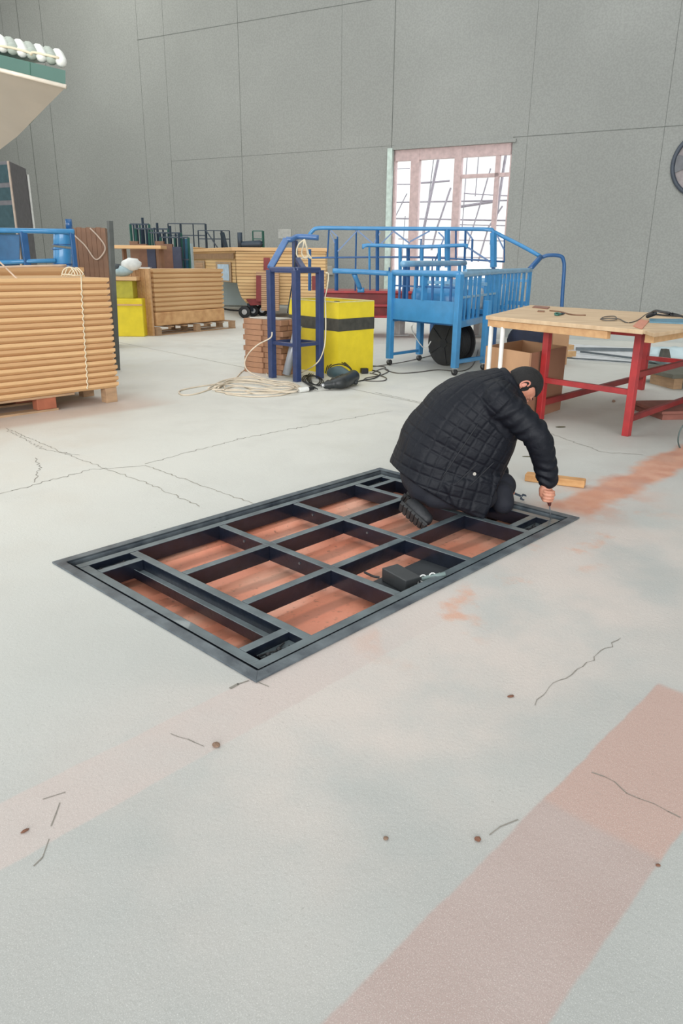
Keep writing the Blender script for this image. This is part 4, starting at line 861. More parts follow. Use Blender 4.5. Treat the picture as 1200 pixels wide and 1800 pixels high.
# ---- red chassis with long blue railing
Yc = 15.2
ch = thing('red_chassis', (at(690, 560, Yc).x, Yc + .5, 0), 'dark red steel chassis beam behind the banded yellow box', 'chassis')
zt_, zb_ = at(630, 513, Yc).z, at(630, 556, Yc).z; xa, xb = at(560, 540, Yc).x, at(860, 540, Yc).x
q = MB(); q.box(((xa + xb) / 2, Yc + .5, (zt_ + zb_) / 2), (xb - xa, 1.0, zt_ - zb_)); q.build('beam_web', M_DRED, ch)
for z in (zt_, (zt_ + zb_) / 2 - .02, zb_): q = MB(); q.box(((xa + xb) / 2, Yc + .46, z), (xb - xa + .02, 1.12, .045)); q.build('flange', M_RED, ch, .004)
for px in (592, 706, 850): x = at(px, 560, Yc).x; q = MB(); q.beam((x, Yc + .5, 0), (x, Yc + .5, zb_), .16); q.build('leg', mat('grey_jack', rgb(206, 208, 206), .5), ch, .01); q = MB(); q.box((x, Yc + .5, .02), (.4, .3, .036)); q.build('foot_plate', mat('grey_jack', rgb(206, 208, 206), .5), ch, .008)
rl = thing('long_blue_railing', (at(760, 520, Yc).x, Yc, zt_), 'long blue tubular railing cage mounted on the red chassis', 'railing')
def tb(n, pts, r, m=M_BLUE, Y=Yc, k=3, par=None): q = MB(); P = [at(p[0], p[1], p[2] if len(p) > 2 else Y) for p in pts]; q.tube(smooth_path(P, k), r, 10); return q.build(n, m, par or rl, smooth=True)
tb('top_tube', [(543, 414), (550, 405), (560, 401), (600, 401), (700, 402), (850, 403), (866, 407), (884, 416), (916, 432, 15.0), (950, 451, 14.8)], .038)
tb('end_hoop', [(945, 456, 14.8), (962, 449, 14.8), (984, 450, 14.8), (990, 458, 14.8), (991, 475, 14.8), (988, 520, 14.8), (985, 594, 14.8)], .036, M_DBLUE, k=5)
tb('end_link', [(931, 473, 14.5), (950, 452, 14.75)], .05, M_DBLUE)
tb('mid_tube', [(526, 454), (560, 453), (660, 452), (760, 453), (886, 460)], .018, M_DBLUE)
for px, y0, y1, r in ((591, 420, 511, .036), (663, 404, 513, .034), (717, 430, 515, .034), (544, 438, 511, .03), (786, 403, 470, .05), (867, 409, 470, .06)): 
    q = MB(); q.beam(at(px, y0, Yc), at(px, y1, Yc), r * 1.7, r * 1.5); q.build('post', M_BLUE if px > 780 else M_DBLUE, rl, .006)
q = MB(); a_ = at(867, 470, Yc); q.beam(V((a_.x, Yc, .0)), a_, .06); q.build('support_post', M_DBLUE, rl, .006)
for a, b_, r in (((578, 404), (575, 453), .014), ((580, 404), (593, 416), .014), ((593, 416), (592, 440), .014), ((592, 443), (628, 405), .016), ((628, 405), (655, 428), .016), ((626, 405), (624, 515), .014), ((684, 470), (683, 515), .014), ((690, 405), (720, 428), .018), ((720, 425), (755, 406), .018), ((770, 408), (780, 418), .016), ((780, 418), (764, 460), .016), ((801, 405), (801, 455), .016), ((818, 405), (816, 465), .02), ((820, 407), (830, 420), .018), ((830, 420), (829, 460), .018), ((822, 435), (862, 461), .02), ((873, 413), (885, 438), .016), ((886, 420), (886, 461), .012), ((580, 408), (592, 436), .01), ((740, 420), (738, 452), .012), ((703, 455), (703, 510), .012), ((760, 455), (758, 500), .012), ((650, 455), (650, 510), .012), ((668, 408), (655, 432), .014), ((668, 430), (690, 408), .016)):
    q = MB(); q.beam(at(*a, Yc), at(*b_, Yc), r * 1.6); q.build('brace', M_DBLUE, rl)
tb('front_tube', [(640, 436, 15), (646, 431, 15), (740, 434, 15), (815, 431, 15), (818, 435, 15)], .036)
for px, y0, y1 in ((649, 433, 480), (703, 434, 505), (741, 434, 505), (772, 434, 470)): q = MB(); q.beam(at(px, y0, 15), at(px, y1, 15), .05 if px != 649 else .03); q.build('front_post', M_BLUE, rl, .004)
tb('side_tube', [(585, 476, 14.9), (640, 478, 14.8), (686, 481, 14.7)], .05)
tb('side_strut', [(622, 481, 14.9), (633, 508, 15.1)], .05); tb('side_foot', [(628, 510, 15.1), (640, 510, 15.1)], .05)

# ---- blue trolley cage on castors
TA, TB, TC = fl(684, 642), fl(798, 660), fl(736, 634); TD = TB + (TC - TA)
tr = thing('blue_trolley', (TA + TB + TC + TD) / 4, 'bright blue steel trolley cage on castors in front of the window', 'trolley')
ed = (at(940, 540, 14.4) - TB); ed.z = 0; ed.normalize(); LT = 4.2
zT = up(TB, 488); zT_A = up(TA, 474); zT = (zT + zT_A) / 2; zP0, zP1 = up(TA, 563), up(TA, 524); zK = .1
LW = .085
for n, p, top in (('leg', TA, zT), ('leg', TB, zT), ('leg', TC, zP1), ('leg', TD, zP1)):
    q = MB(); q.beam(V((p.x, p.y, zK)), V((p.x, p.y, top)), LW, LW, (.66, -.75, 0)); q.build(n, M_BLUE, tr, .008)
    q = MB(); c = V((p.x, p.y, .045)); ax = V((.6, .8, 0)); q.cyl(c - ax * .016, c + ax * .016, .045, 18); w_ = q.build('castor', M_RUB, tr, .006, True)
    q = MB(); q.beam(c + ax * .022, c + ax * .022 + V((0, 0, .055)), .05, .006); q.beam(c - ax * .022, c - ax * .022 + V((0, 0, .055)), .05, .006); q.cyl(c - ax * .03, c + ax * .03, .008, 8); q.box(c + V((0, 0, .05)), (.08, .08, .012)); q.build('castor_fork', M_CHROME, w_)
q = MB(); q.beam(tp(TA, .16), tp(TC, .16), .04, .04); q.build('low_rail', M_BLUE, tr, .004)
q = MB(); q.beam(tp(TB, .18), tp(TD, .18), .06, .05); q.build('low_rail', M_BLUE, tr, .004)
q = MB(); q.hexa([tp(TA, zP0), tp(TB, zP0), tp(TB, zP0) + ed * .03, tp(TA, zP0) + ed * .03, tp(TA, zP1), tp(TB, zP1), tp(TB, zP1) + ed * .03, tp(TA, zP1) + ed * .03]); q.build('front_panel', M_BLUE, tr)
q = MB(); q.prism([tp(TA, zP0), tp(TB, zP0), tp(TB, zP0) + ed * LT, tp(TA, zP0) + ed * LT], (0, 0, .02)); q.build('floor_pan', M_DBLUE, tr)
rtube('top_front_rail', [tp(TA, zT) + ed * .5, tp(TA, zT + .0) + ed * .15, tp(TA, zT - .0).lerp(tp(TB, zT), .06), tp(TA, zT).lerp(tp(TB, zT), .5), tp(TB, zT - .0)], .042, tr, M_BLUE, 12)
M_LBLUE = mat('pale_blue_edge', rgb(130, 180, 214), .35, coat=.3)
rtube('top_side_rail', [tp(TB, zT - .01), tp(TB, zT) + ed * .4, tp(TB, zT + .02) + ed * LT * .5, tp(TB, zT + .03) + ed * LT], .040, tr, M_LBLUE, 12)
rtube('top_side_rail', [tp(TA, zT + .12) + ed * .4, tp(TA, zT + .14) + ed * 3.5], .045, tr, M_LBLUE, 12)
q = MB(); q.beam(tp(TB, zP0 + .02), tp(TB, zP0 + .02) + ed * LT, .06, .09); q.build('bottom_side_rail', M_BLUE, tr, .006)
q = MB(); q.beam(tp(TA, zP0 + .02), tp(TA, zP0 + .02) + ed * LT, .06, .09); q.build('bottom_side_rail', M_BLUE, tr, .006)
q = MB(); q.beam(tp(TB, (zP1 + zT) / 2 + .22) + ed * .25, tp(TB, (zP1 + zT) / 2 + .22) + ed * 1.9, .035); q.build('inner_rail', M_LBLUE, tr)
q = MB(); q.beam(tp(TB, (zP1 + zT) / 2 - .12) + ed * .05, tp(TB, (zP1 + zT) / 2 - .12) + ed * 1.9, .03); q.build('inner_rail', M_LBLUE, tr)
for k, t in enumerate((.28, .50, .72, .94, 1.35, 1.6, 1.85, 2.1, 2.35, 2.6, 2.85, 3.1, 3.35, 3.7, 4.15)):
    wd_ = .09 if t in (1.35, 1.85, 4.15) else (.05 if k % 2 else .032)
    q = MB(); p = TB + ed * t; q.beam(tp(p, zP0 + .03), tp(p, zT), wd_, .035); q.build('side_bar', M_BLUE, tr, .004)
for t in (.5, 1.0, 1.5, 2.0, 2.6, 3.2, 3.5): q = MB(); p = TA + ed * t; q.beam(tp(p, zP0 + .03), tp(p, zT + .1), .06, .035); q.build('side_bar', M_BLUE if t > 1.2 else M_DBLUE, tr, .004)
for t, wd_ in ((.12, .02), (.24, .02), (.36, .03), (.5, .09), (.62, .02), (.76, .04), (.88, .02)):
    q = MB(); p = TA.lerp(TB, t) + ed * .02; q.beam(tp(p, zP1), tp(p, zT), wd_, .03); q.build('front_bar', M_BLUE if wd_ > .02 else M_DBLUE, tr)
q = MB(); q.beam(tp(TA, (zP1 + zT) / 2) + ed * .03, tp(TB, (zP1 + zT) / 2) + ed * .03, .02); q.build('front_mid_rail', M_DBLUE, tr)
for t in (1.3, 2.6, 4.15):
    p0_, p1_ = TA + ed * t, TB + ed * t; q = MB(); q.beam(tp(p0_, zP0 + .12), tp(p1_, zP0 + .12), .07); q.build('cross_member', M_BLUE, tr, .004)
    q = MB(); q.beam(tp(p0_, zP1 + .2), tp(p1_, zP1 + .2), .05); q.build('cross_member', M_LBLUE, tr, .004)
for t in (1.9, 3.7):
    p = TB + ed * t; q = MB(); q.beam(tp(p, 0), tp(p, zP0), .08); q.build('leg', M_DBLUE, tr, .006)
    p = TA + ed * t; q = MB(); q.beam(tp(p, 0), tp(p, zP0), .08); q.build('leg', M_DBLUE, tr, .006)
# wrapped seats inside the cage
for i in range(4):
    p = TA.lerp(TB, .5) + ed * (.75 + .75 * i); q = MB(); zz = zP0 + .03
    q.blob(V((p.x, p.y, zz + .23)), ed * .30, V((ed.y, -ed.x, 0)) * .42, V((0, 0, .23)), 18, 10, fn=lambda x, y, z: (abs(x) ** 4 + abs(y) ** 4 + abs(z) ** 4) ** -.25 * (1 + .07 * noise.noise(V((x * 4 + i, y * 4, z * 4)))))
    tag(q.build('wrapped_cushion', [mat('blue_vinyl', rgb(60, 140, 196), .3), mat('clear_wrap', rgb(212, 222, 226), .2, bump=.6, bscale=20)][i % 2], smooth=True),
        'wrapped seat cushion inside the blue trolley cage, %s from the front' % ORD[i].replace('topmost', 'first'), 'cushion', 'wrapped cushions in the trolley cage')
p = TB + ed * 2.15 + V((-.07, .03, 0)); q = MB(); q.limb([tp(p, zP0 + .30), tp(p, zP0 + .55)], [.035, .035], 12); tag(q.build('red_extinguisher', M_RED, smooth=True), 'small red cylinder hung inside the blue trolley bars', 'cylinder')
# black cable reel
rc = fl(797, 641); rad = up(rc, 563) / 2; ax = V((.78, .62, 0)).normalized(); cR = V((rc.x - .05, rc.y - .0, rad))
re_ = thing('cable_reel', V((cR.x, cR.y, 0)), 'large black two flanged cable reel under the blue trolley', 'reel')
M_REEL = mat('black_reel_plastic', rgb(44, 44, 46), .5, 0, .2, 10)
for s_ in (-.16, .16):
    q = MB(); q.cyl(cR + ax * (s_ - .012), cR + ax * (s_ + .012), rad, 48); fl_ = q.build('flange', M_REEL, re_, .006)
q = MB(); q.cyl(cR - ax * .15, cR + ax * .15, rad * .55, 36); q.build('drum', M_REEL, re_)
q = MB()
for k in range(9):
    z = -.13 + k * .032; u1 = V((0, 0, 1)); u2 = ax.cross(u1); q.tube([cR + ax * z + (u1 * math.cos(t) + u2 * math.sin(t)) * rad * .78 for t in [j * math.pi / 20 for j in range(40)]], .018, 6, True)
q.cyl(cR - ax * .148, cR + ax * .148, rad * .77, 36); q.build('wound_cable', M_RUB, re_, smooth=False)
for s_ in (-.18,):
    q = MB(); q.cyl(cR + ax * s_, cR + ax * (s_ + .01), .07, 20); q.build('hub_plate', M_RUB, re_)
    for k in range(5):
        t = k * 2 * math.pi / 5 + .4; d = (u1 * math.cos(t) + u2 * math.sin(t)); q = MB(); q.beam(cR + ax * -.176 + d * .07, cR + ax * -.176 + d * rad * .92, .03, .012, ax); q.build('rib', M_REEL, re_, .002)
q = MB(); q.tube(smooth_path([tp(TA, zP0 - .03).lerp(tp(TB, zP0 - .03), .35), fl(725, 583, .45), fl(745, 612, .25), at(757, 600, 10.9)], 5), .008, 6); tag(q.build('white_cable', M_WHITE, smooth=True), 'thin white cable hanging below the blue trolley panel', 'cable')

# ---- workbench
wbn = thing('workbench', (fl(1098, 768) + fl(949, 737)) / 2 + U2 * 1, 'large plywood topped workbench on red steel legs at the right', 'workbench')
N_, L_ = fl(1100, 766), fl(948, 737); R_ = fl(1126, 685); S_ = N_ + (R_ - L_)
zb2 = up(N_, 580); ztop_ = zb2 + .035
for p in (N_, L_, R_, S_): q = MB(); q.beam(tp(p, 0), tp(p, zb2 if p in (N_, L_) else zb2 - .03), .062, .062, (.66, -.75, 0)); q.build('leg', M_RED, wbn, .004)
zl1, zl2 = up(N_, 690), up(L_, 671)
q = MB(); q.beam(tp(L_, zl1), tp(N_, zl1), .045, .05); q.build('end_rail', M_RED, wbn, .003)
q = MB(); q.beam(tp(R_, zl1), tp(S_, zl1), .045, .05); q.build('end_rail', M_RED, wbn, .003)
q = MB(); q.beam(tp(L_, up(L_, 708)), tp(R_, up(L_, 708)), .045, .06); q.build('long_rail', M_DRED, wbn, .003)
q = MB(); q.beam(tp(N_, up(N_, 737)), tp(S_, up(N_, 737)), .045, .05); q.build('long_rail', M_DRED, wbn, .003)
q = MB(); q.beam(tp(N_, up(N_, 660)), tp(S_, up(N_, 660)), .045, .05); q.build('long_rail', M_DRED, wbn, .003)
for a, b_ in ((L_, N_), (N_, S_), (R_, L_)): q = MB(); q.beam(tp(a, zb2 - .03), tp(b_, zb2 - .03), .05, .05); q.build('top_frame_rail', M_RED, wbn, .003)
T1, T2, T4 = fl(853.5, 555, ztop_), fl(1130, 580, ztop_), fl(932, 536, ztop_); T3 = T2 + (S_ - N_) * 1.05; T3.z = ztop_
q = MB(); q.prism([T1, T2, fl(1290, 559, ztop_), T4], (0, 0, -.036)); q.build('plywood_top', M_PLY, wbn, .004)
q = MB(); dT = (T2 - T1).normalized(); nT = V((-dT.y, dT.x, 0)); a = T1 + dT * .02 + nT * .04; q.beam(V((a.x, a.y, zb2 - .035)), V((T2.x, T2.y, zb2 - .035)) + nT * .04 - dT * .35, .05, .065); q.build('edge_batten', M_BOARD2, wbn, .003)
# joined second board at the near right
a = fl(1150, 586, ztop_ - .0); q = MB(); e2 = U2; q.prism([fl(1128, 579, ztop_ + .001), a, a + e2 * 2.6, fl(1128, 579, ztop_) + e2 * 2.6], (0, 0, -.03)); q.build('side_board', M_PLY, wbn, .004)
b_ = fl(1140, 600, ztop_ - .10); q = MB(); q.beam(b_ + V((0, 0, .025)), b_ + e2 * 2.6 + V((0, 0, .025)), .075, .075); q.build('side_beam', M_BOARD, wbn, .003)
for i, (px, py) in enumerate(((857, 563), (868, 563))):
    a = T1 + dT * (.06 + .16 * i) + nT * .03; q = MB(); q.cyl(V((a.x, a.y, 0)), V((a.x, a.y, zb2 - .06)), .022, 12); q.build('white_prop', M_WHITE, wbn, smooth=True)
# on the bench
TZ = ztop_ + .001
def on(px, py, h=0.0): return fl(px, py, TZ + h)
q = MB(); q.prism([on(1112, 574), on(1128, 579) , on(1140, 565), on(1124, 562)], (0, 0, .006)); tag(q.build('orange_plate', mat('dusty_orange_plate', rgb(214, 142, 116), .6, 0, .1, 20)), 'square dust-covered orange plate lying on the corner of the workbench', 'plate')
q = MB(); q.prism([on(1141, 567.5), on(1260, 572), on(1260, 563), on(1141, 562)], (0, 0, .012)); tag(q.build('blue_strip', mat('teal_blue_strip', rgb(92, 140, 162), .5)), 'flat teal blue metal strip lying on the workbench', 'strip')
pl_ = thing('pliers', on(983, 552), 'small green handled pliers lying on the workbench', 'pliers')
for s_ in (-1, 1): q = MB(); q.tube(smooth_path([on(975, 552 + s_ * 1.2, .01), on(980, 552 + s_ * 1.6, .01), on(986, 552, .01)], 4), .009, 8); q.build('handle', mat('green_grip', rgb(46, 110, 98), .4), pl_, smooth=True)
q = MB(); q.limb([on(986, 552, .01), on(992, 551, .01)], [.014, .006], 8); q.build('jaw', M_ROD, pl_, smooth=True)
q = MB(); q.tube(smooth_path([on(966, 546, .006), on(985, 548, .006), on(1005, 553, .006), on(1029, 554, .006)], 4), .007, 6); tag(q.build('brown_rod', M_DKWOOD, smooth=True), 'thin brown rod lying on the workbench', 'rod')
q = MB(); q.prism([on(944, 548.5), on(956, 549), on(957, 547.5), on(945, 547)], (0, 0, .01)); tag(q.build('wood_chip', M_DKWOOD), 'small brown wood chip on the workbench', 'chip')
q = MB(); q.prism([on(935, 541), on(962, 543.5), on(966, 540.5), on(940, 538)], (0, 0, .008)); tag(q.build('dark_strip', mat('reddish_strip', rgb(146, 104, 88), .7)), 'reddish brown strip at the back left of the workbench', 'strip')
lt_ = thing('air_hose', on(1100, 560), 'black cable curling across the workbench to a dark loop', 'cable')
q = MB(); q.tube(smooth_path([on(1055, 561, .006), on(1062, 557, .01), on(1080, 556, .01), on(1082, 562, .01), on(1064, 563, .01), on(1058, 560, .006), on(1085, 560, .01), on(1102, 567, .006), on(1120, 563, .006), on(1136, 552, .04), on(1150, 547, .08)], 5), .005, 6); q.build('thin_lead', mat('dark_grey_cable', rgb(92, 88, 84), .5), lt_, smooth=True)
q = MB(); q.tube(smooth_path([on(1146, 548, .07), on(1152, 546, .12), on(1162, 548, .19), on(1180, 552, .24), on(1198, 556, .12), on(1210, 560, .02)], 5), .009, 8); q.tube(smooth_path([on(1146, 552, .02), on(1165, 554, .01), on(1200, 556, .02)], 5), .009, 8); q.build('thick_loop', M_RUB, lt_, smooth=True)
q = MB(); q.limb([on(1138, 556, .03), on(1150, 551, .06)], [.018, .022], 10); q.build('coupling', M_RUB, lt_, smooth=True)
# cardboard box
b0, b1_, b3_ = fl(922, 741), fl(984, 720), fl(846, 719); b2_ = b1_ + b3_ - b0; hb = up(b1_, 609)
cbx = thing('cardboard_box', (b1_ + b3_) / 2, 'tall open cardboard box standing under the workbench corner', 'box')
P4 = [b0, b1_, b2_, b3_]; cc = (b1_ + b3_) / 2; t_ = .008
for i in range(4):
    a, b_ = P4[i], P4[(i + 1) % 4]; d = (b_ - a).normalized(); n = V((-d.y, d.x, 0)); n = n if n.dot(cc - a) > 0 else -n; q = MB()
    q.hexa([a, b_, b_ + n * t_, a + n * t_] + [p + V((0, 0, hb)) for p in (a, b_, b_ + n * t_, a + n * t_)]); q.build('side_panel', M_CARD if i != 0 else mat('shaded_cardboard', rgb(150, 108, 84), .8, 0, .06, 4), cbx)  # right face darker: its shade is put into the colour
q = MB(); q.prism([p.lerp(cc, .03) + V((0, 0, .004)) for p in P4], (0, 0, .006)); q.build('bottom_panel', M_CARD, cbx)
# dark cloth bundle behind
a = fl(925, 640); q = MB(); zt4 = up(a, 573)
q.blob(V((a.x, a.y, zt4 / 2)), (.30, 0, 0), (0, .25, 0), (0, 0, zt4 / 2), 20, 14, fn=lambda x, y, z: (abs(x) ** 3 + abs(y) ** 3 + abs(z) ** 3) ** (-1 / 3) * (1 + .12 * noise.noise(V((x * 3, y * 3, z * 3)))))
tag(q.build('dark_bundle', mat('navy_cloth', rgb(40, 46, 66), .8, 0, .2, 6, .4, 14), smooth=True), 'dark navy cloth bundle behind the cardboard box', 'bundle')
a = fl(972, 640); q = MB(); q.box((a.x, a.y, up(a, 572) / 2), (.30, .25, up(a, 572)), .4); tag(q.build('brown_carton', M_CARD, bevel=.005), 'brown carton behind the red workbench leg, beside the dark bundle', 'carton')
# sheet, bars and offcuts on the floor behind
q = MB(); q.prism([fl(962, 603, .004), fl(1130, 614, .004), fl(1120, 640, .004), fl(1010, 632, .004)], (0, 0, .012)); tag(q.build('white_sheet', mat('white_board_sheet', rgb(236, 238, 240), .4)), 'white sheet lying on the floor behind the workbench', 'sheet')
for i, (a, b_, w_) in enumerate((((1012, 613), (1120, 615), .05), ((1020, 618), (1125, 631), .03), ((996, 629), (1140, 639), .02))):
    q = MB(); q.beam(fl(*a, .05), fl(*b_, .05), w_, w_); tag(q.build('steel_bar', mat('grey_steel_bar', rgb(104, 112, 116), .45, .3)), 'grey steel bar on the floor behind the workbench, %s of three' % ['farthest and thickest', 'middle', 'nearest and thinnest'][i], 'bar', 'grey bars behind the workbench')
for i, (px, py) in enumerate(((1003, 629), (1000, 617))):
    a = fl(px, py); q = MB(); q.box((a.x - .05, a.y + .05, .05 + .0 * i), (.30, .12, .1), .6); tag(q.build('wood_offcut', M_BOARD, bevel=.006), ['short wood offcut beside the cardboard box, the nearer of two', 'short wood offcut beside the cardboard box, the farther of two'][i], 'offcut', 'offcuts beside the cardboard box')
g0, g1 = fl(880, 592), fl(1300, 606); zz = up(g0, 548); q = MB(); q.prism([g0, g1, g1 + V((.06, .1, 0)), g0 + V((.06, .1, 0))], (0, 0, min(.45, zz)))
tag(q.build('grey_partition', mat('grey_partition_sheet', rgb(176, 180, 176), .7, 0, .04, 2)), 'low grey sheet partition standing in front of the wall behind the workbench', 'partition')
# things at the right edge
a = fl(1168, 681); o = thing('dark_pallet', a + V((.5, .3, 0)), 'dark topped low pallet under the right end of the workbench', 'pallet'); zq = up(a, 653)
q = MB(); q.box((a.x + .52, a.y + .33, zq - .03), (1.3, .9, .05), .2); q.build('deck', mat('grey_green_deck', rgb(104, 104, 92), .8), o, .004)
for x in (.05, .55, 1.05): q = MB(); q.box((a.x + x, a.y + .1 + .2 * x, (zq - .06) / 2), (.12, .5, zq - .06), .2); q.build('bearer', M_PALLET, o, .004)
a = fl(1146, 738); o = thing('reddish_pallet', a + V((.5, .3, 0)), 'low reddish wooden board pallet at the right edge near the bench leg', 'pallet'); zq = .09
q = MB(); q.box((a.x + .62, a.y + .35, .075), (1.2, .6, .03), .15); q.build('deck', mat('reddish_board', rgb(140, 88, 76), .8), o, .004)
q = MB(); q.box((a.x + .62, a.y + .35, .03), (1.15, .55, .058), .15); q.build('bearer', mat('reddish_board', rgb(140, 88, 76), .8), o)
a = fl(1180, 640); o = thing('scrap_heap_sheet', a, 'crumpled pale plastic sheet on the floor at the right edge', 'sheet'); q = MB(); q.blob(V((a.x, a.y, .12)), (.5, 0, 0), (0, .2, 0), (0, 0, .14), 20, 10, fn=lambda x, y, z: 1 + .4 * noise.noise(V((x * 3, y * 3, z * 3)))); q.build('film', M_BLUEGREY, o, smooth=True)
q = MB(); q.prism([at(1160, 636, a.y - .3), at(1166, 614, a.y - .3), at(1176, 614, a.y - .3), at(1180, 636, a.y - .3)], (0, .1, 0)); q.build('dark_flap', M_GREYTOP, o)
c = at(1208, 766, 6.0); q = MB(); q.tube([c + V((.09 * math.cos(t), .03 * math.cos(t), .125 * math.sin(t))) for t in [k * math.pi / 16 for k in range(32)]], .006, 8, True); tag(q.build('wire_hoop', mat('dark_green_hoop', rgb(74, 90, 88), .5), smooth=True), 'dark wire hoop standing on the floor at the right edge', 'hoop')
# wall fan at the right
fc = onwall(1240, 287, -.06); rf = (onwall(1240, 228, -.06).z - fc.z) ; wd2 = -WD
fn_ = thing('wall_fan', fc, 'large round dark rimmed fan on the wall at the right edge', 'fan')
q = MB(); q.tube([fc + (wd2 * math.cos(t) + V((0, 0, 1)) * math.sin(t)) * rf for t in [k * math.pi / 24 for k in range(48)]], .055, 8, True); q.build('rim', mat('blue_grey_fan_rim', rgb(70, 78, 90), .5), fn_, smooth=True)
M_BLADE = mat('grey_fan_blade', rgb(112, 114, 118), .5)
for k in range(5):
    t = k * 2 * math.pi / 5 + .55; a, b_ = t - .3, t + .35; dr_ = lambda a_, r_: fc + (wd2 * math.cos(a_) + V((0, 0, 1)) * math.sin(a_)) * r_
    q = MB(); q.prism([dr_(t, .1 * rf), dr_(a, rf * .5), dr_(a + .05, rf * .97), dr_(b_, rf * .97), dr_(b_ - .1, rf * .5)], WN * -.02); q.build('blade', M_BLADE, fn_)
q = MB(); q.cyl(fc - WN * .08, fc + WN * .04, rf * .16, 20); q.build('hub', M_BLADE, fn_)
q = MB(); q.cyl(fc + WN * .02, fc + WN * .05, rf * .97, 40); q.build('back_plate', mat('pinkish_fan_back', rgb(160, 152, 152), .6), fn_)

# ---- small things on the open floor
wbk = fl(921, 846), fl(1026, 859)
m_ = MB(); a, b_ = wbk[0], wbk[1]; d = (b_ - a).normalized(); n = V((-d.y, d.x, 0)); hw = up(b_, 846)
m_.hexa([a, b_, b_ + n * .085, a + n * .085] + [p + V((0, 0, hw)) for p in (a, b_, b_ + n * .085, a + n * .085)])
tag(m_.build('timber_block', mat('worn_timber', rgb(206, 160, 108), .65, 0, .15, 4, .3, 25, col2=rgb(178, 128, 78), stretch=(2, 2, 6)), bevel=.009, seg=3), 'short thick timber block on the floor beyond the screwdriver', 'block')
def chip(px, py, sx, sy, sz, col, name, label, cat, rz=0.0):
    a = fl(px, py); q = MB(); ca, sa = math.cos(rz), math.sin(rz)
    q.blob(a + V((0, 0, sz * .8)), V((ca * sx, sa * sx, 0)), V((-sa * sy, ca * sy, 0)), (0, 0, sz), 14, 8, fn=lambda x, y, z: 1 + .3 * noise.noise(V((x * 2 + px, y * 2, z * 2))))
    tag(q.build(name, col, smooth=False), label, cat)
M_ST = mat('brown_stone', rgb(138, 112, 94), .8, 0, .2, 60); M_ST2 = mat('rust_chip', rgb(122, 84, 66), .8)
chip(380, 1312, .013, .010, .008, M_ST, 'pebble', 'brown pebble on the edge of the faded lane line, left of centre', 'pebble')
chip(897, 1225, .013, .006, .004, M_ST2, 'brown_chip', 'small brown chip on the bare floor beside the jagged crack', 'chip', .3)
chip(678, 1475, .007, .006, .004, M_ST, 'pebble', 'small pebble on the grey floor, left of the clod by the red line', 'pebble')
chip(839, 1477, .009, .007, .006, M_ST2, 'pebble', 'reddish clod on the grey floor near the wide red line', 'pebble')
chip(44, 1462, .012, .004, .004, M_ST2, 'brick_chip', 'small red brick chip lying on the floor at the far left edge', 'chip', .8)
chip(1156, 1522, .006, .004, .003, M_ST2, 'brown_chip', 'tiny brown chip at the right side of the wide red line', 'chip')
chip(927, 803, .045, .010, .004, mat('olive_shard', rgb(86, 82, 58), .7), 'flat_shard', 'flat dark shard on the floor above the timber block', 'shard', .0)
chip(985, 751, .05, .02, .004, mat('olive_shard', rgb(86, 82, 58), .7), 'flat_shard', 'flat dark shard on the floor beside the left red bench leg', 'shard', .2)
chip(1078, 707, .02, .015, .015, M_ST, 'pebble', 'dark pebble on the floor between the workbench legs', 'pebble')
chip(722, 1010, .02, .012, .006, M_ST, 'dirt_clod', 'placeholder', 'clod') if False else None
# ------------------------------------------------------------------ the kneeling person
def voxel(mb, size, name, m, parent, sm=3, fac=.5, smooth=True):
    me = bpy.data.meshes.new('t'); me.from_pydata([tuple(p) for p in mb.v], [], mb.f); me.update()
    bm = bmesh.new(); bm.from_mesh(me); bmesh.ops.recalc_face_normals(bm, faces=bm.faces); bm.to_mesh(me); bm.free()
    t = bpy.data.objects.new('t', me); COL.objects.link(t)
    r = t.modifiers.new('r', 'REMESH'); r.mode = 'VOXEL'; r.voxel_size = size
    s_ = t.modifiers.new('s', 'SMOOTH'); s_.iterations = sm; s_.factor = fac
    bpy.context.view_layer.update(); dg = bpy.context.evaluated_depsgraph_get()
    me2 = bpy.data.meshes.new_from_object(t.evaluated_get(dg)); bpy.data.objects.remove(t); bpy.data.meshes.remove(me)
    base = BASE[parent.name_full]; me2.transform(Matrix.Translation(-base)); me2.name = name; me2.materials.clear(); me2.materials.append(m)
    me2.polygons.foreach_set('use_smooth', [smooth] * len(me2.polygons))
    o = bpy.data.objects.new(name, me2); COL.objects.link(o); o.parent = parent; BASE[o.name_full] = base
    return o
PB0 = fl(800, 925)
ps = thing('person', (PB0.x, PB0.y, 0), 'person in a dark quilted jacket kneeling on the steel frame, bent over a screwdriver', 'person')
M_SKIN = mat('skin', rgb(196, 140, 116), .55, 0, .06, 25, .08, 120, col2=rgb(176, 116, 94))
M_SKIN.node_tree.nodes['Principled BSDF'].inputs['Subsurface Weight'].default_value = .08
M_SKIN.node_tree.nodes['Principled BSDF'].inputs['Subsurface Scale'].default_value = .02
M_HAIR = mat('dark_hair', rgb(18, 16, 17), .7, 0, .3, 60, .5, 180, stretch=(1, 1, 3))
M_TROU = mat('dark_navy_trousers', rgb(26, 29, 40), .8, 0, .2, 6, .5, 16)
M_SHOE = mat('dark_boot_leather', rgb(40, 42, 46), .6, 0, .2, 14, .3, 40); M_SOLE = mat('dark_boot_sole', rgb(54, 55, 56), .75, 0, .2, 30)
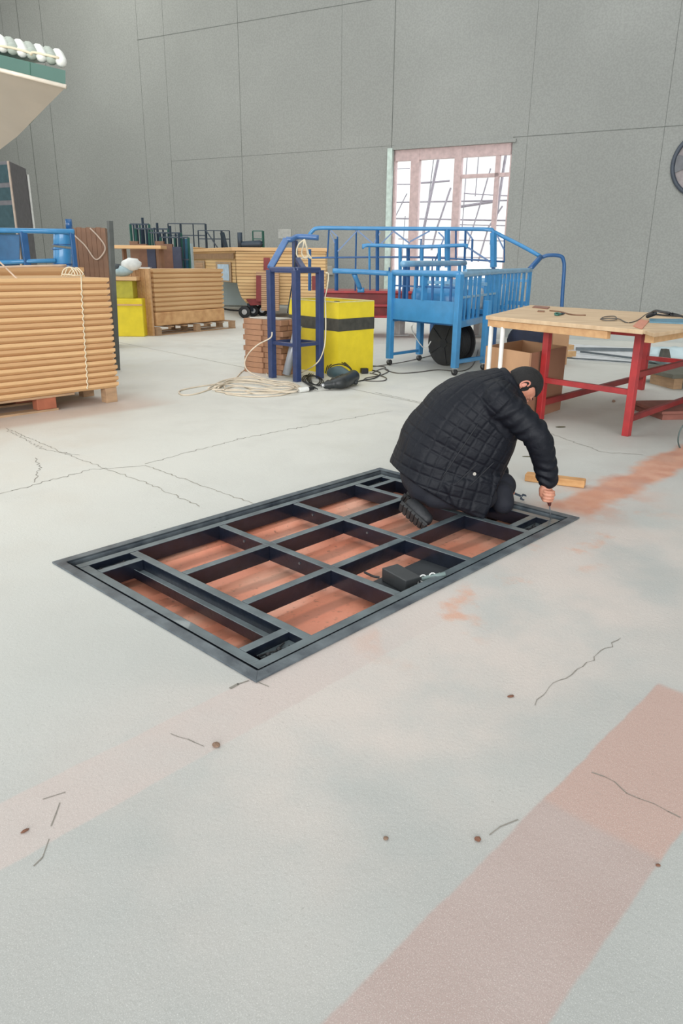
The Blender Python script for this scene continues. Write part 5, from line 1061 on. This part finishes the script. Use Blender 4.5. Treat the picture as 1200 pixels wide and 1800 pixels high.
def quilt():
    m = bpy.data.materials.new('quilted_black_navy_fabric'); m.use_nodes = True; nt = m.node_tree; N = nt.nodes; L = nt.links; b = N['Principled BSDF']
    b.inputs['Base Color'].default_value = rgb(13, 17, 26); b.inputs['Roughness'].default_value = .6; b.inputs['Specular IOR Level'].default_value = .28; b.inputs['Sheen Weight'].default_value = 0
    def attr(n): a = N.new('ShaderNodeAttribute'); a.attribute_name = n; return a.outputs['Fac']
    def mth(op, a, c=None):
        n = N.new('ShaderNodeMath'); n.operation = op
        for i, x in enumerate((a, c)):
            if x is None: continue
            if isinstance(x, (int, float)): n.inputs[i].default_value = x
            else: L.new(x, n.inputs[i])
        return n.outputs[0]
    def cell(x, w): return mth('PINGPONG', mth('DIVIDE', x, w), .5)
    k = mth('MINIMUM', cell(attr('qs'), .062), cell(attr('qa'), .062)); r = N.new('ShaderNodeMapRange'); r.interpolation_type = 'SMOOTHSTEP'
    r.inputs[1].default_value = 0; r.inputs[2].default_value = .22; L.new(k, r.inputs[0])
    tc = N.new('ShaderNodeTexCoord'); nz = N.new('ShaderNodeTexNoise'); nz.inputs['Scale'].default_value = 16; nz.inputs['Detail'].default_value = 4; nz.inputs['Distortion'].default_value = .8; L.new(tc.outputs['Object'], nz.inputs['Vector'])
    h = mth('ADD', mth('MULTIPLY', r.outputs[0], .45), mth('MULTIPLY', nz.outputs[0], 1.1))
    bp = N.new('ShaderNodeBump'); bp.inputs['Strength'].default_value = .5; bp.inputs['Distance'].default_value = .012; L.new(h, bp.inputs['Height']); L.new(bp.outputs[0], b.inputs['Normal'])
    return m
M_Q = quilt()
# --- joints
LAT = V((-.10, 1, 0)).normalized()          # towards the far (left) side of the body
YM = 4.38                                    # middle plane of the body
hip = at(748, 836, YM); nck = at(896, 668, YM + .01)
shR, shL = at(872, 703, YM - .19), at(893, 684, YM + .20)
elR, elL = at(944, 770, YM - .26), at(868, 775, YM + .22)
wrR, wrL = at(963, 846, YM - .22), at(879, 843, YM + .16)
hpR, hpL = hip - LAT * .09, hip + LAT * .11
knR = at(846, 898, YM - .13); knR.z = .105; knL = at(880, 880, YM + .06); knL.z = .115
anR = at(768, 905, YM - .16); anR.z = .10; anL = at(756, 885, YM + .17); anL.z = .10
# --- head frame
UH = V((.95, .08, .20)).normalized(); FH = V((.16, -.10, -.98)); FH = (FH - UH * FH.dot(UH)).normalized(); SH = UH.cross(FH)
if SH.y > 0: SH = -SH                        # right-ear side, towards the camera
HC = at(918, 677, YM - .02)
hd = lambda f, s, u: HC + FH * f + SH * s + UH * u
body = MB()
body.blob(HC, FH * .094, SH * .074, UH * .112, 28, 18)
body.blob(hd(.035, 0, -.045), FH * .062, SH * .058, UH * .072, 20, 12)      # jaw and cheeks
body.blob(hd(.078, 0, -.098), FH * .020, SH * .024, UH * .018, 12, 8)       # chin
body.limb([hd(.088, 0, .02), hd(.108, 0, -.012), hd(.100, 0, -.024)], [.010, .014, .011], 10)   # nose
body.limb([hd(.085, -.03, .032), hd(.094, 0, .030), hd(.085, .03, .032)], [.010, .010, .010], 8)  # brow
for s_ in (-1, 1): body.blob(hd(.085, s_ * .022, -.058), FH * .008, SH * .016, UH * .007, 10, 6)
nb_ = HC - UH * .075 - FH * .035
body.limb([nb_, nck.lerp(nb_, .4), nck - V((.03, 0, .03))], [.056, .058, .07], 16)
spine = [hip, hip.lerp(nck, .35) + V((-.015, 0, .03)), hip.lerp(nck, .72) + V((0, 0, .02)), nck - V((.03, 0, .02))]
body.loft([(hip - (spine[1] - hip) * .12, LAT * .10, V((.06, 0, -.05))), (hip, LAT * .16, V((.09, 0, -.09))), (spine[1], LAT * .14, V((.08, 0, -.085))), (spine[2], LAT * .16, V((.085, 0, -.09))), (spine[3], LAT * .10, V((.05, 0, -.06)))], 20)
for sh, el, wr, kn, an, hp_ in ((shR, elR, wrR, knR, anR, hpR), (shL, elL, wrL, knL, anL, hpL)):
    body.limb([spine[2].lerp(sh, .4), sh, sh.lerp(el, .5), el, el.lerp(wr, .5), wr], [.06, .062, .052, .042, .038, .027], 14)
    body.limb([hp_, hp_.lerp(kn, .5), kn], [.075, .065, .05], 14); body.limb([kn, kn.lerp(an, .4), an], [.048, .045, .03], 14)
# right hand closed on the screwdriver
def hand(W, pts_palm, fingers, thumb):
    body.limb([W] + pts_palm, [.027, .034, .037, .030][:len(pts_palm) + 1], 14)
    for f_, r_ in fingers: body.limb(f_, [r_, r_ * 1.02, r_ * .95, r_ * .8][:len(f_)], 10)
    body.limb(thumb, [.015, .0125, .0115, .0095][:len(thumb)], 10)
HX = at(964, 870, YM - .235)                  # handle middle
rt_, tw_ = V((1, 0, 0)), V((0, -1, 0)); dn = V((0, 0, -1))
hx = lambda x, y, z: HX + V((x, y, z))
palm = [hx(-.012, .012, .055), hx(-.022, .012, .025), hx(-.026, .010, .004)]
fing = []
for i, (z, ln, rr) in enumerate(((.030, 1.0, .0095), (.010, 1.05, .010), (-.010, 1.0, .0095), (-.028, .85, .0085))):
    # knuckle on the left, finger runs across the near side and hooks round the handle to the right
    fing.append(([hx(-.034, .004, z + .004), hx(-.030, -.026, z), hx(.000, -.034 * ln, z - .003), hx(.024 * ln, -.020, z - .004)], rr))
thumb = [hx(-.010, .024, .040), hx(.012, .030, .026), hx(.028, .018, .010), hx(.030, -.004, .000)]
hand(wrR, palm, fing, thumb)
# left hand resting on the spanner behind the knee
WXc = at(893, 862, YM + .10); wx = lambda x, y, z: WXc + V((x, y, z))
palm = [wx(-.018, .0, .040), wx(-.006, .0, .020)]
fing = [([wx(-.004, -.020 + .014 * i, .016), wx(.022, -.024 + .015 * i, .008), wx(.030, -.022 + .014 * i, -.012), wx(.014, -.020 + .013 * i, -.020)], [.0095, .010, .0095, .0085][i]) for i in range(4)]
thumb = [wx(-.022, -.016, .026), wx(-.008, -.034, .010), wx(.012, -.034, -.004), wx(.026, -.028, -.008)]
hand(wrL, palm, fing, thumb)
bo = voxel(body, .0034, 'body', M_SKIN, ps, 4, .5)
# ears
for s_ in (1, -1):
    q = MB(); ce = hd(-.008, s_ * .076, -.012)
    q.tube([ce + FH * (.017 * math.cos(t) - .004) + UH * (.030 * math.sin(t) + .002) + SH * s_ * (.010 + .007 * (1 - math.cos(t)) / 2) for t in [R(a) for a in range(20, 345, 25)]], [.004, .005, .0055, .0055, .0055, .005, .005, .005, .005, .005, .0065, .0075, .006], 8)
    q.blob(ce + SH * s_ * .006, FH * .014, UH * .026, SH * .006, 12, 8); q.build('ear', mat('flushed_ear', rgb(206, 138, 118), .5), ps, smooth=True)
# eyes: closed-lidded slits looking down
for s_ in (-1, 1):
    q = MB(); q.blob(hd(.077, s_ * .030, .012), FH * .010, SH * .013, UH * .008, 12, 8); q.build('eyelid', mat('lid_skin', rgb(170, 112, 92), .5), ps, smooth=True)
    q = MB(); q.limb([hd(.083, s_ * .045, .034), hd(.092, s_ * .030, .038), hd(.094, s_ * .014, .034)], [.003, .004, .003], 6); q.build('eyebrow', M_HAIR, ps, smooth=True)
# hair: cap over crown and nape, short fringe and sideburns
def hairf(a, b, d):                           # a forward, b sideways, d crownward
    keep = True
    if a > .20 and d < .46: keep = False      # face
    if a > -.02 and d < -.25: keep = False    # below ears
    if d < -.52 + .25 * a: keep = False
    n_ = .025 * noise.noise(V((a * 9, b * 9, d * 9)))
    return (1.0 + n_) if keep else .84
q = MB(); q.blob(HC + UH * .004 - FH * .003, FH * .106, SH * .087, UH * .122, 56, 40, fn=lambda a, b, d: hairf(a, b, d))
q.blob(hd(.018, .068, -.012), FH * .011, SH * .010, UH * .030, 10, 8)
voxel(q, .0045, 'hair', M_HAIR, ps, 2, .5)
# trousers
q = MB()
q.loft([(hip + V((-.10, 0, -.10)), LAT * .13, V((.06, 0, -.09))), (hip + V((-.03, 0, -.05)), LAT * .185, V((.12, 0, -.115))), (hip + V((.08, 0, .02)), LAT * .17, V((.10, 0, -.11)))], 22)
for hp_, kn, an in ((hpR, knR, anR), (hpL, knL, anL)):
    b0_ = hp_ + V((-.02, 0, -.04)); q.limb([b0_, b0_.lerp(kn, .5) + V((0, 0, -.02)), kn], [.115, .10, .088], 18)
    q.limb([kn, kn.lerp(an, .45), an, an + (an - kn).normalized() * .03], [.088, .078, .066, .062], 16)
q.limb([at(880, 866, YM - .02), at(884, 884, YM - .06)], [.075, .07], 16)
tr_ = voxel(q, .008, 'trousers', M_TROU, ps, 6, .5)
# jacket
cent = lambda px, py: at(px, py, YM)
def sec(cx, cy, hx_, hy_, lat):              # section centre and half vector given in picture pixels
    c = cent(cx, cy); a = cent(cx + hx_, cy + hy_) - c; return (c, a, LAT * lat)
secs = [sec(768, 862, 80, 46, .265), sec(776, 840, 80, 46, .26), sec(789, 806, 80, 47, .245), sec(808, 772, 76, 48, .25), sec(830, 737, 68, 47, .25), sec(850, 712, 57, 44, .245), sec(868, 694, 43, 38, .22), sec(884, 680, 29, 28, .14), sec(896, 671, 20, 24, .085)]
j = MB(); j.loft(secs, 36, 2.5)
j.blob(secs[6][0] - LAT * .15, (.10, 0, 0), (0, .10, 0), (0, 0, .10), 16, 10)
j.limb([secs[6][0] - LAT * .10, shR + V((.0, 0, .0)), shR.lerp(elR, .5) + V((.005, 0, .012)), elR + V((.0, 0, .0)), elR.lerp(wrR, .5) + V((.006, 0, 0)), wrR + V((0, 0, .012))], [.11, .102, .092, .086, .074, .064], 20)
j.limb([secs[6][0] + LAT * .10, shL, shL.lerp(elL, .5), elL, elL.lerp(wrL, .5), wrL + V((0, 0, .01))], [.11, .10, .085, .078, .068, .058], 18)
j.limb([at(884, 652, YM + .05), at(888, 656, YM - .04), at(897, 667, YM - .085), at(908, 686, YM - .10), at(918, 702, YM - .07), at(921, 710, YM - .01)], [.022, .024, .024, .023, .022, .020], 12)
# front flap that hangs to the lower corner
fa = [at(852, 916, YM - .26), at(800, 893, YM - .275), at(780, 850, YM - .27), at(850, 840, YM - .24), at(884, 838, YM - .20), at(869, 872, YM - .23)]
j.prism(fa, LAT * .05)
jk = voxel(j, .0075, 'jacket', M_Q, ps, 9, .5)
# creases and quilting coordinates
me = jk.data; base = BASE[jk.name_full]; cs = [s_[0] for s_ in secs]; acc = [0]
for a, b_ in zip(cs, cs[1:]): acc.append(acc[-1] + (b_ - a).length)
qs = []; qa = []
arm = [shR, elR, wrR]; armL = [shL, elL, wrL]
def proj(p, line):
    best = None; run = 0
    for a, b_ in zip(line, line[1:]):
        d = b_ - a; t = max(0, min(1, (p - a).dot(d) / d.length_squared)); c = a + d * t; ds = (p - c).length
        if best is None or ds < best[0]: best = (ds, run + t * d.length, c, d.normalized())
        run += d.length
    return best
for v in me.vertices:
    p = v.co + base; b0_ = proj(p, cs); a1_ = proj(p, arm); a2_ = proj(p, armL); m1 = a1_ if a1_[0] < a2_[0] else a2_
    onarm = m1[0] < .125 and m1[1] > .05 and b0_[0] > .16
    ds, s_, c, d = m1 if onarm else b0_
    x = LAT - d * LAT.dot(d); x.normalize(); y = d.cross(x); r_ = p - c
    ang = math.atan2(r_.dot(x), r_.dot(y)); qs.append(.031 if onarm else s_); qa.append(.031 if onarm else ang * .24)
    if onarm: v.co += (p - c).normalized() * (.008 * math.sin(s_ * 95 + 2.5 * math.sin(ang * 1.5) + 2 * noise.noise(p * 9)) * (.5 + noise.noise(p * 6)) - .004)
    else:
        f1 = abs((s_ / .062) % 1 - .5) * 2; f2 = abs((qa[-1] / .062) % 1 - .5) * 2
        v.co += (p - c).normalized() * (-.002 * (max(0, f1 - .8) * 5 + max(0, f2 - .8) * 5) + .012 * noise.noise(V((p.x * 5, p.y * 5, p.z * 9))))
for n_, vals in (('qs', qs), ('qa', qa)):
    at_ = me.attributes.new(n_, 'FLOAT', 'POINT'); at_.data.foreach_set('value', vals)
# collar, hem band, pocket welt, snap
cn = [cent(886, 652), at(896, 660, YM - .11), at(906, 672, YM - .125), at(918, 690, YM - .11), at(927, 704, YM - .05)]
q = MB(); c = at(833.5, 833, YM - .30)
ndir = (V((0, 0, H)) - c).normalized()
bpy.context.view_layer.update()
hit, loc, nor, _i = jk.ray_cast(V((0, 0, H)) - base, ray(833.5, 833).normalized())
if hit:
    c = loc + base; q.cyl(c, c + nor * .004, .010, 16); q.build('snap_button', mat('pale_metal_snap', rgb(150, 146, 138), .4, .6), jk, smooth=False)
def onjk(px, py, off=.002):
    hit, loc, nor, _i = jk.ray_cast(V((0, 0, H)) - base, ray(px, py).normalized()); return (loc + base + nor * off) if hit else None
for nm_, a, b_ in (('pocket_welt', (802, 850), (838, 815)), ('pocket_welt', (824, 855), (868, 812)), ('side_seam', (775, 842), (840, 745))):
    P = [onjk(a[0] + (b_[0] - a[0]) * t / 9, a[1] + (b_[1] - a[1]) * t / 9) for t in range(10)]; P = [p for p in P if p]
    if len(P) > 2: q = MB(); q.tube(P, .0035, 6); q.build(nm_, mat('dark_piping', rgb(26, 29, 36), .6), jk, smooth=True)
# boots
def boot(an, toe, name_):
    d = (toe - an); q = MB(); q.limb([an, an.lerp(toe, .45), toe], [.048, .052, .042], 16); b = q.build('boot', M_SHOE, ps, smooth=True)
    q = MB(); up_ = V((-.62, -.30, -.25)).normalized(); dd = d.normalized(); sd = dd.cross(up_).normalized(); up_ = sd.cross(dd).normalized(); up_ = up_ if up_.x < 0 else -up_
    o_ = up_ * .040; st = an - dd * .055; en = toe + dd * .045; ln = (en - st).length
    for k in range(7):
        t0, t1 = k / 7 + .012, (k + 1) / 7 - .012; w0_ = .040 + .012 * math.sin(math.pi * min(1, t0 * 1.2)); w1_ = .040 + .012 * math.sin(math.pi * min(1, t1 * 1.2))
        a, b__ = st + dd * ln * t0 + o_, st + dd * ln * t1 + o_
        q.hexa([a - sd * w0_, a + sd * w0_, b__ + sd * w1_, b__ - sd * w1_] + [x + up_ * .02 for x in (a - sd * w0_, a + sd * w0_, b__ + sd * w1_, b__ - sd * w1_)])
    a, b__ = st + o_ - up_ * .004, en + o_ - up_ * .004; q.hexa([a - sd * .045, a + sd * .045, b__ + sd * .045, b__ - sd * .045] + [x + up_ * .014 for x in (a - sd * .045, a + sd * .045, b__ + sd * .045, b__ - sd * .045)])
    q.build('boot_sole', M_SOLE, b, .004)
boot(at(724, 890, YM - .20), at(748, 912, YM - .26), 'boot')
boot(at(726, 872, YM + .10), at(742, 884, YM + .08), 'boot')
# --- tools
sd_ = thing('screwdriver', fl(962, 912), 'screwdriver with dark handle, held upright in the right hand over the frame corner', 'screwdriver')
tipp = V((HX.x + (fl(962, 912, -.03).x - HX.x) * 1.0, HX.y + .0, -.03)); axs = (HX - tipp).normalized()
q = MB(); q.limb([HX - axs * .062, HX - axs * .040, HX, HX + axs * .03, HX + axs * .045], [.010, .014, .0155, .015, .012], 14); q.build('handle', mat('dark_red_handle', rgb(86, 44, 40), .35), sd_, smooth=True)
q = MB(); q.cyl(HX - axs * .06, tipp, .0038, 10); q.build('shaft', mat('dull_tool_steel', rgb(96, 100, 104), .4, .4), sd_, smooth=True)
sp = thing('spanner', fl(905, 884), 'dark open ended spanner held in the left hand beyond the knee', 'spanner')
a, b_ = wx(.004, -.004, -.004), at(915, 872, YM + .10); d = (b_ - a).normalized(); n_ = V((0, -1, 0)).cross(d).normalized()
q = MB(); q.beam(a - d * .04, b_, .008, .014, n_); q.build('shank', M_ROD, sp, .002)
q = MB()
for s_ in (-1, 1): q.prism([b_ + n_ * .004 * s_, b_ + n_ * s_ * .020 + d * .004, b_ + n_ * s_ * .021 + d * .026, b_ + n_ * s_ * .012 + d * .034, b_ + n_ * s_ * .009 + d * .012, b_ + d * .008], (0, -.008, 0))
q.build('jaw', M_ROD, sp)
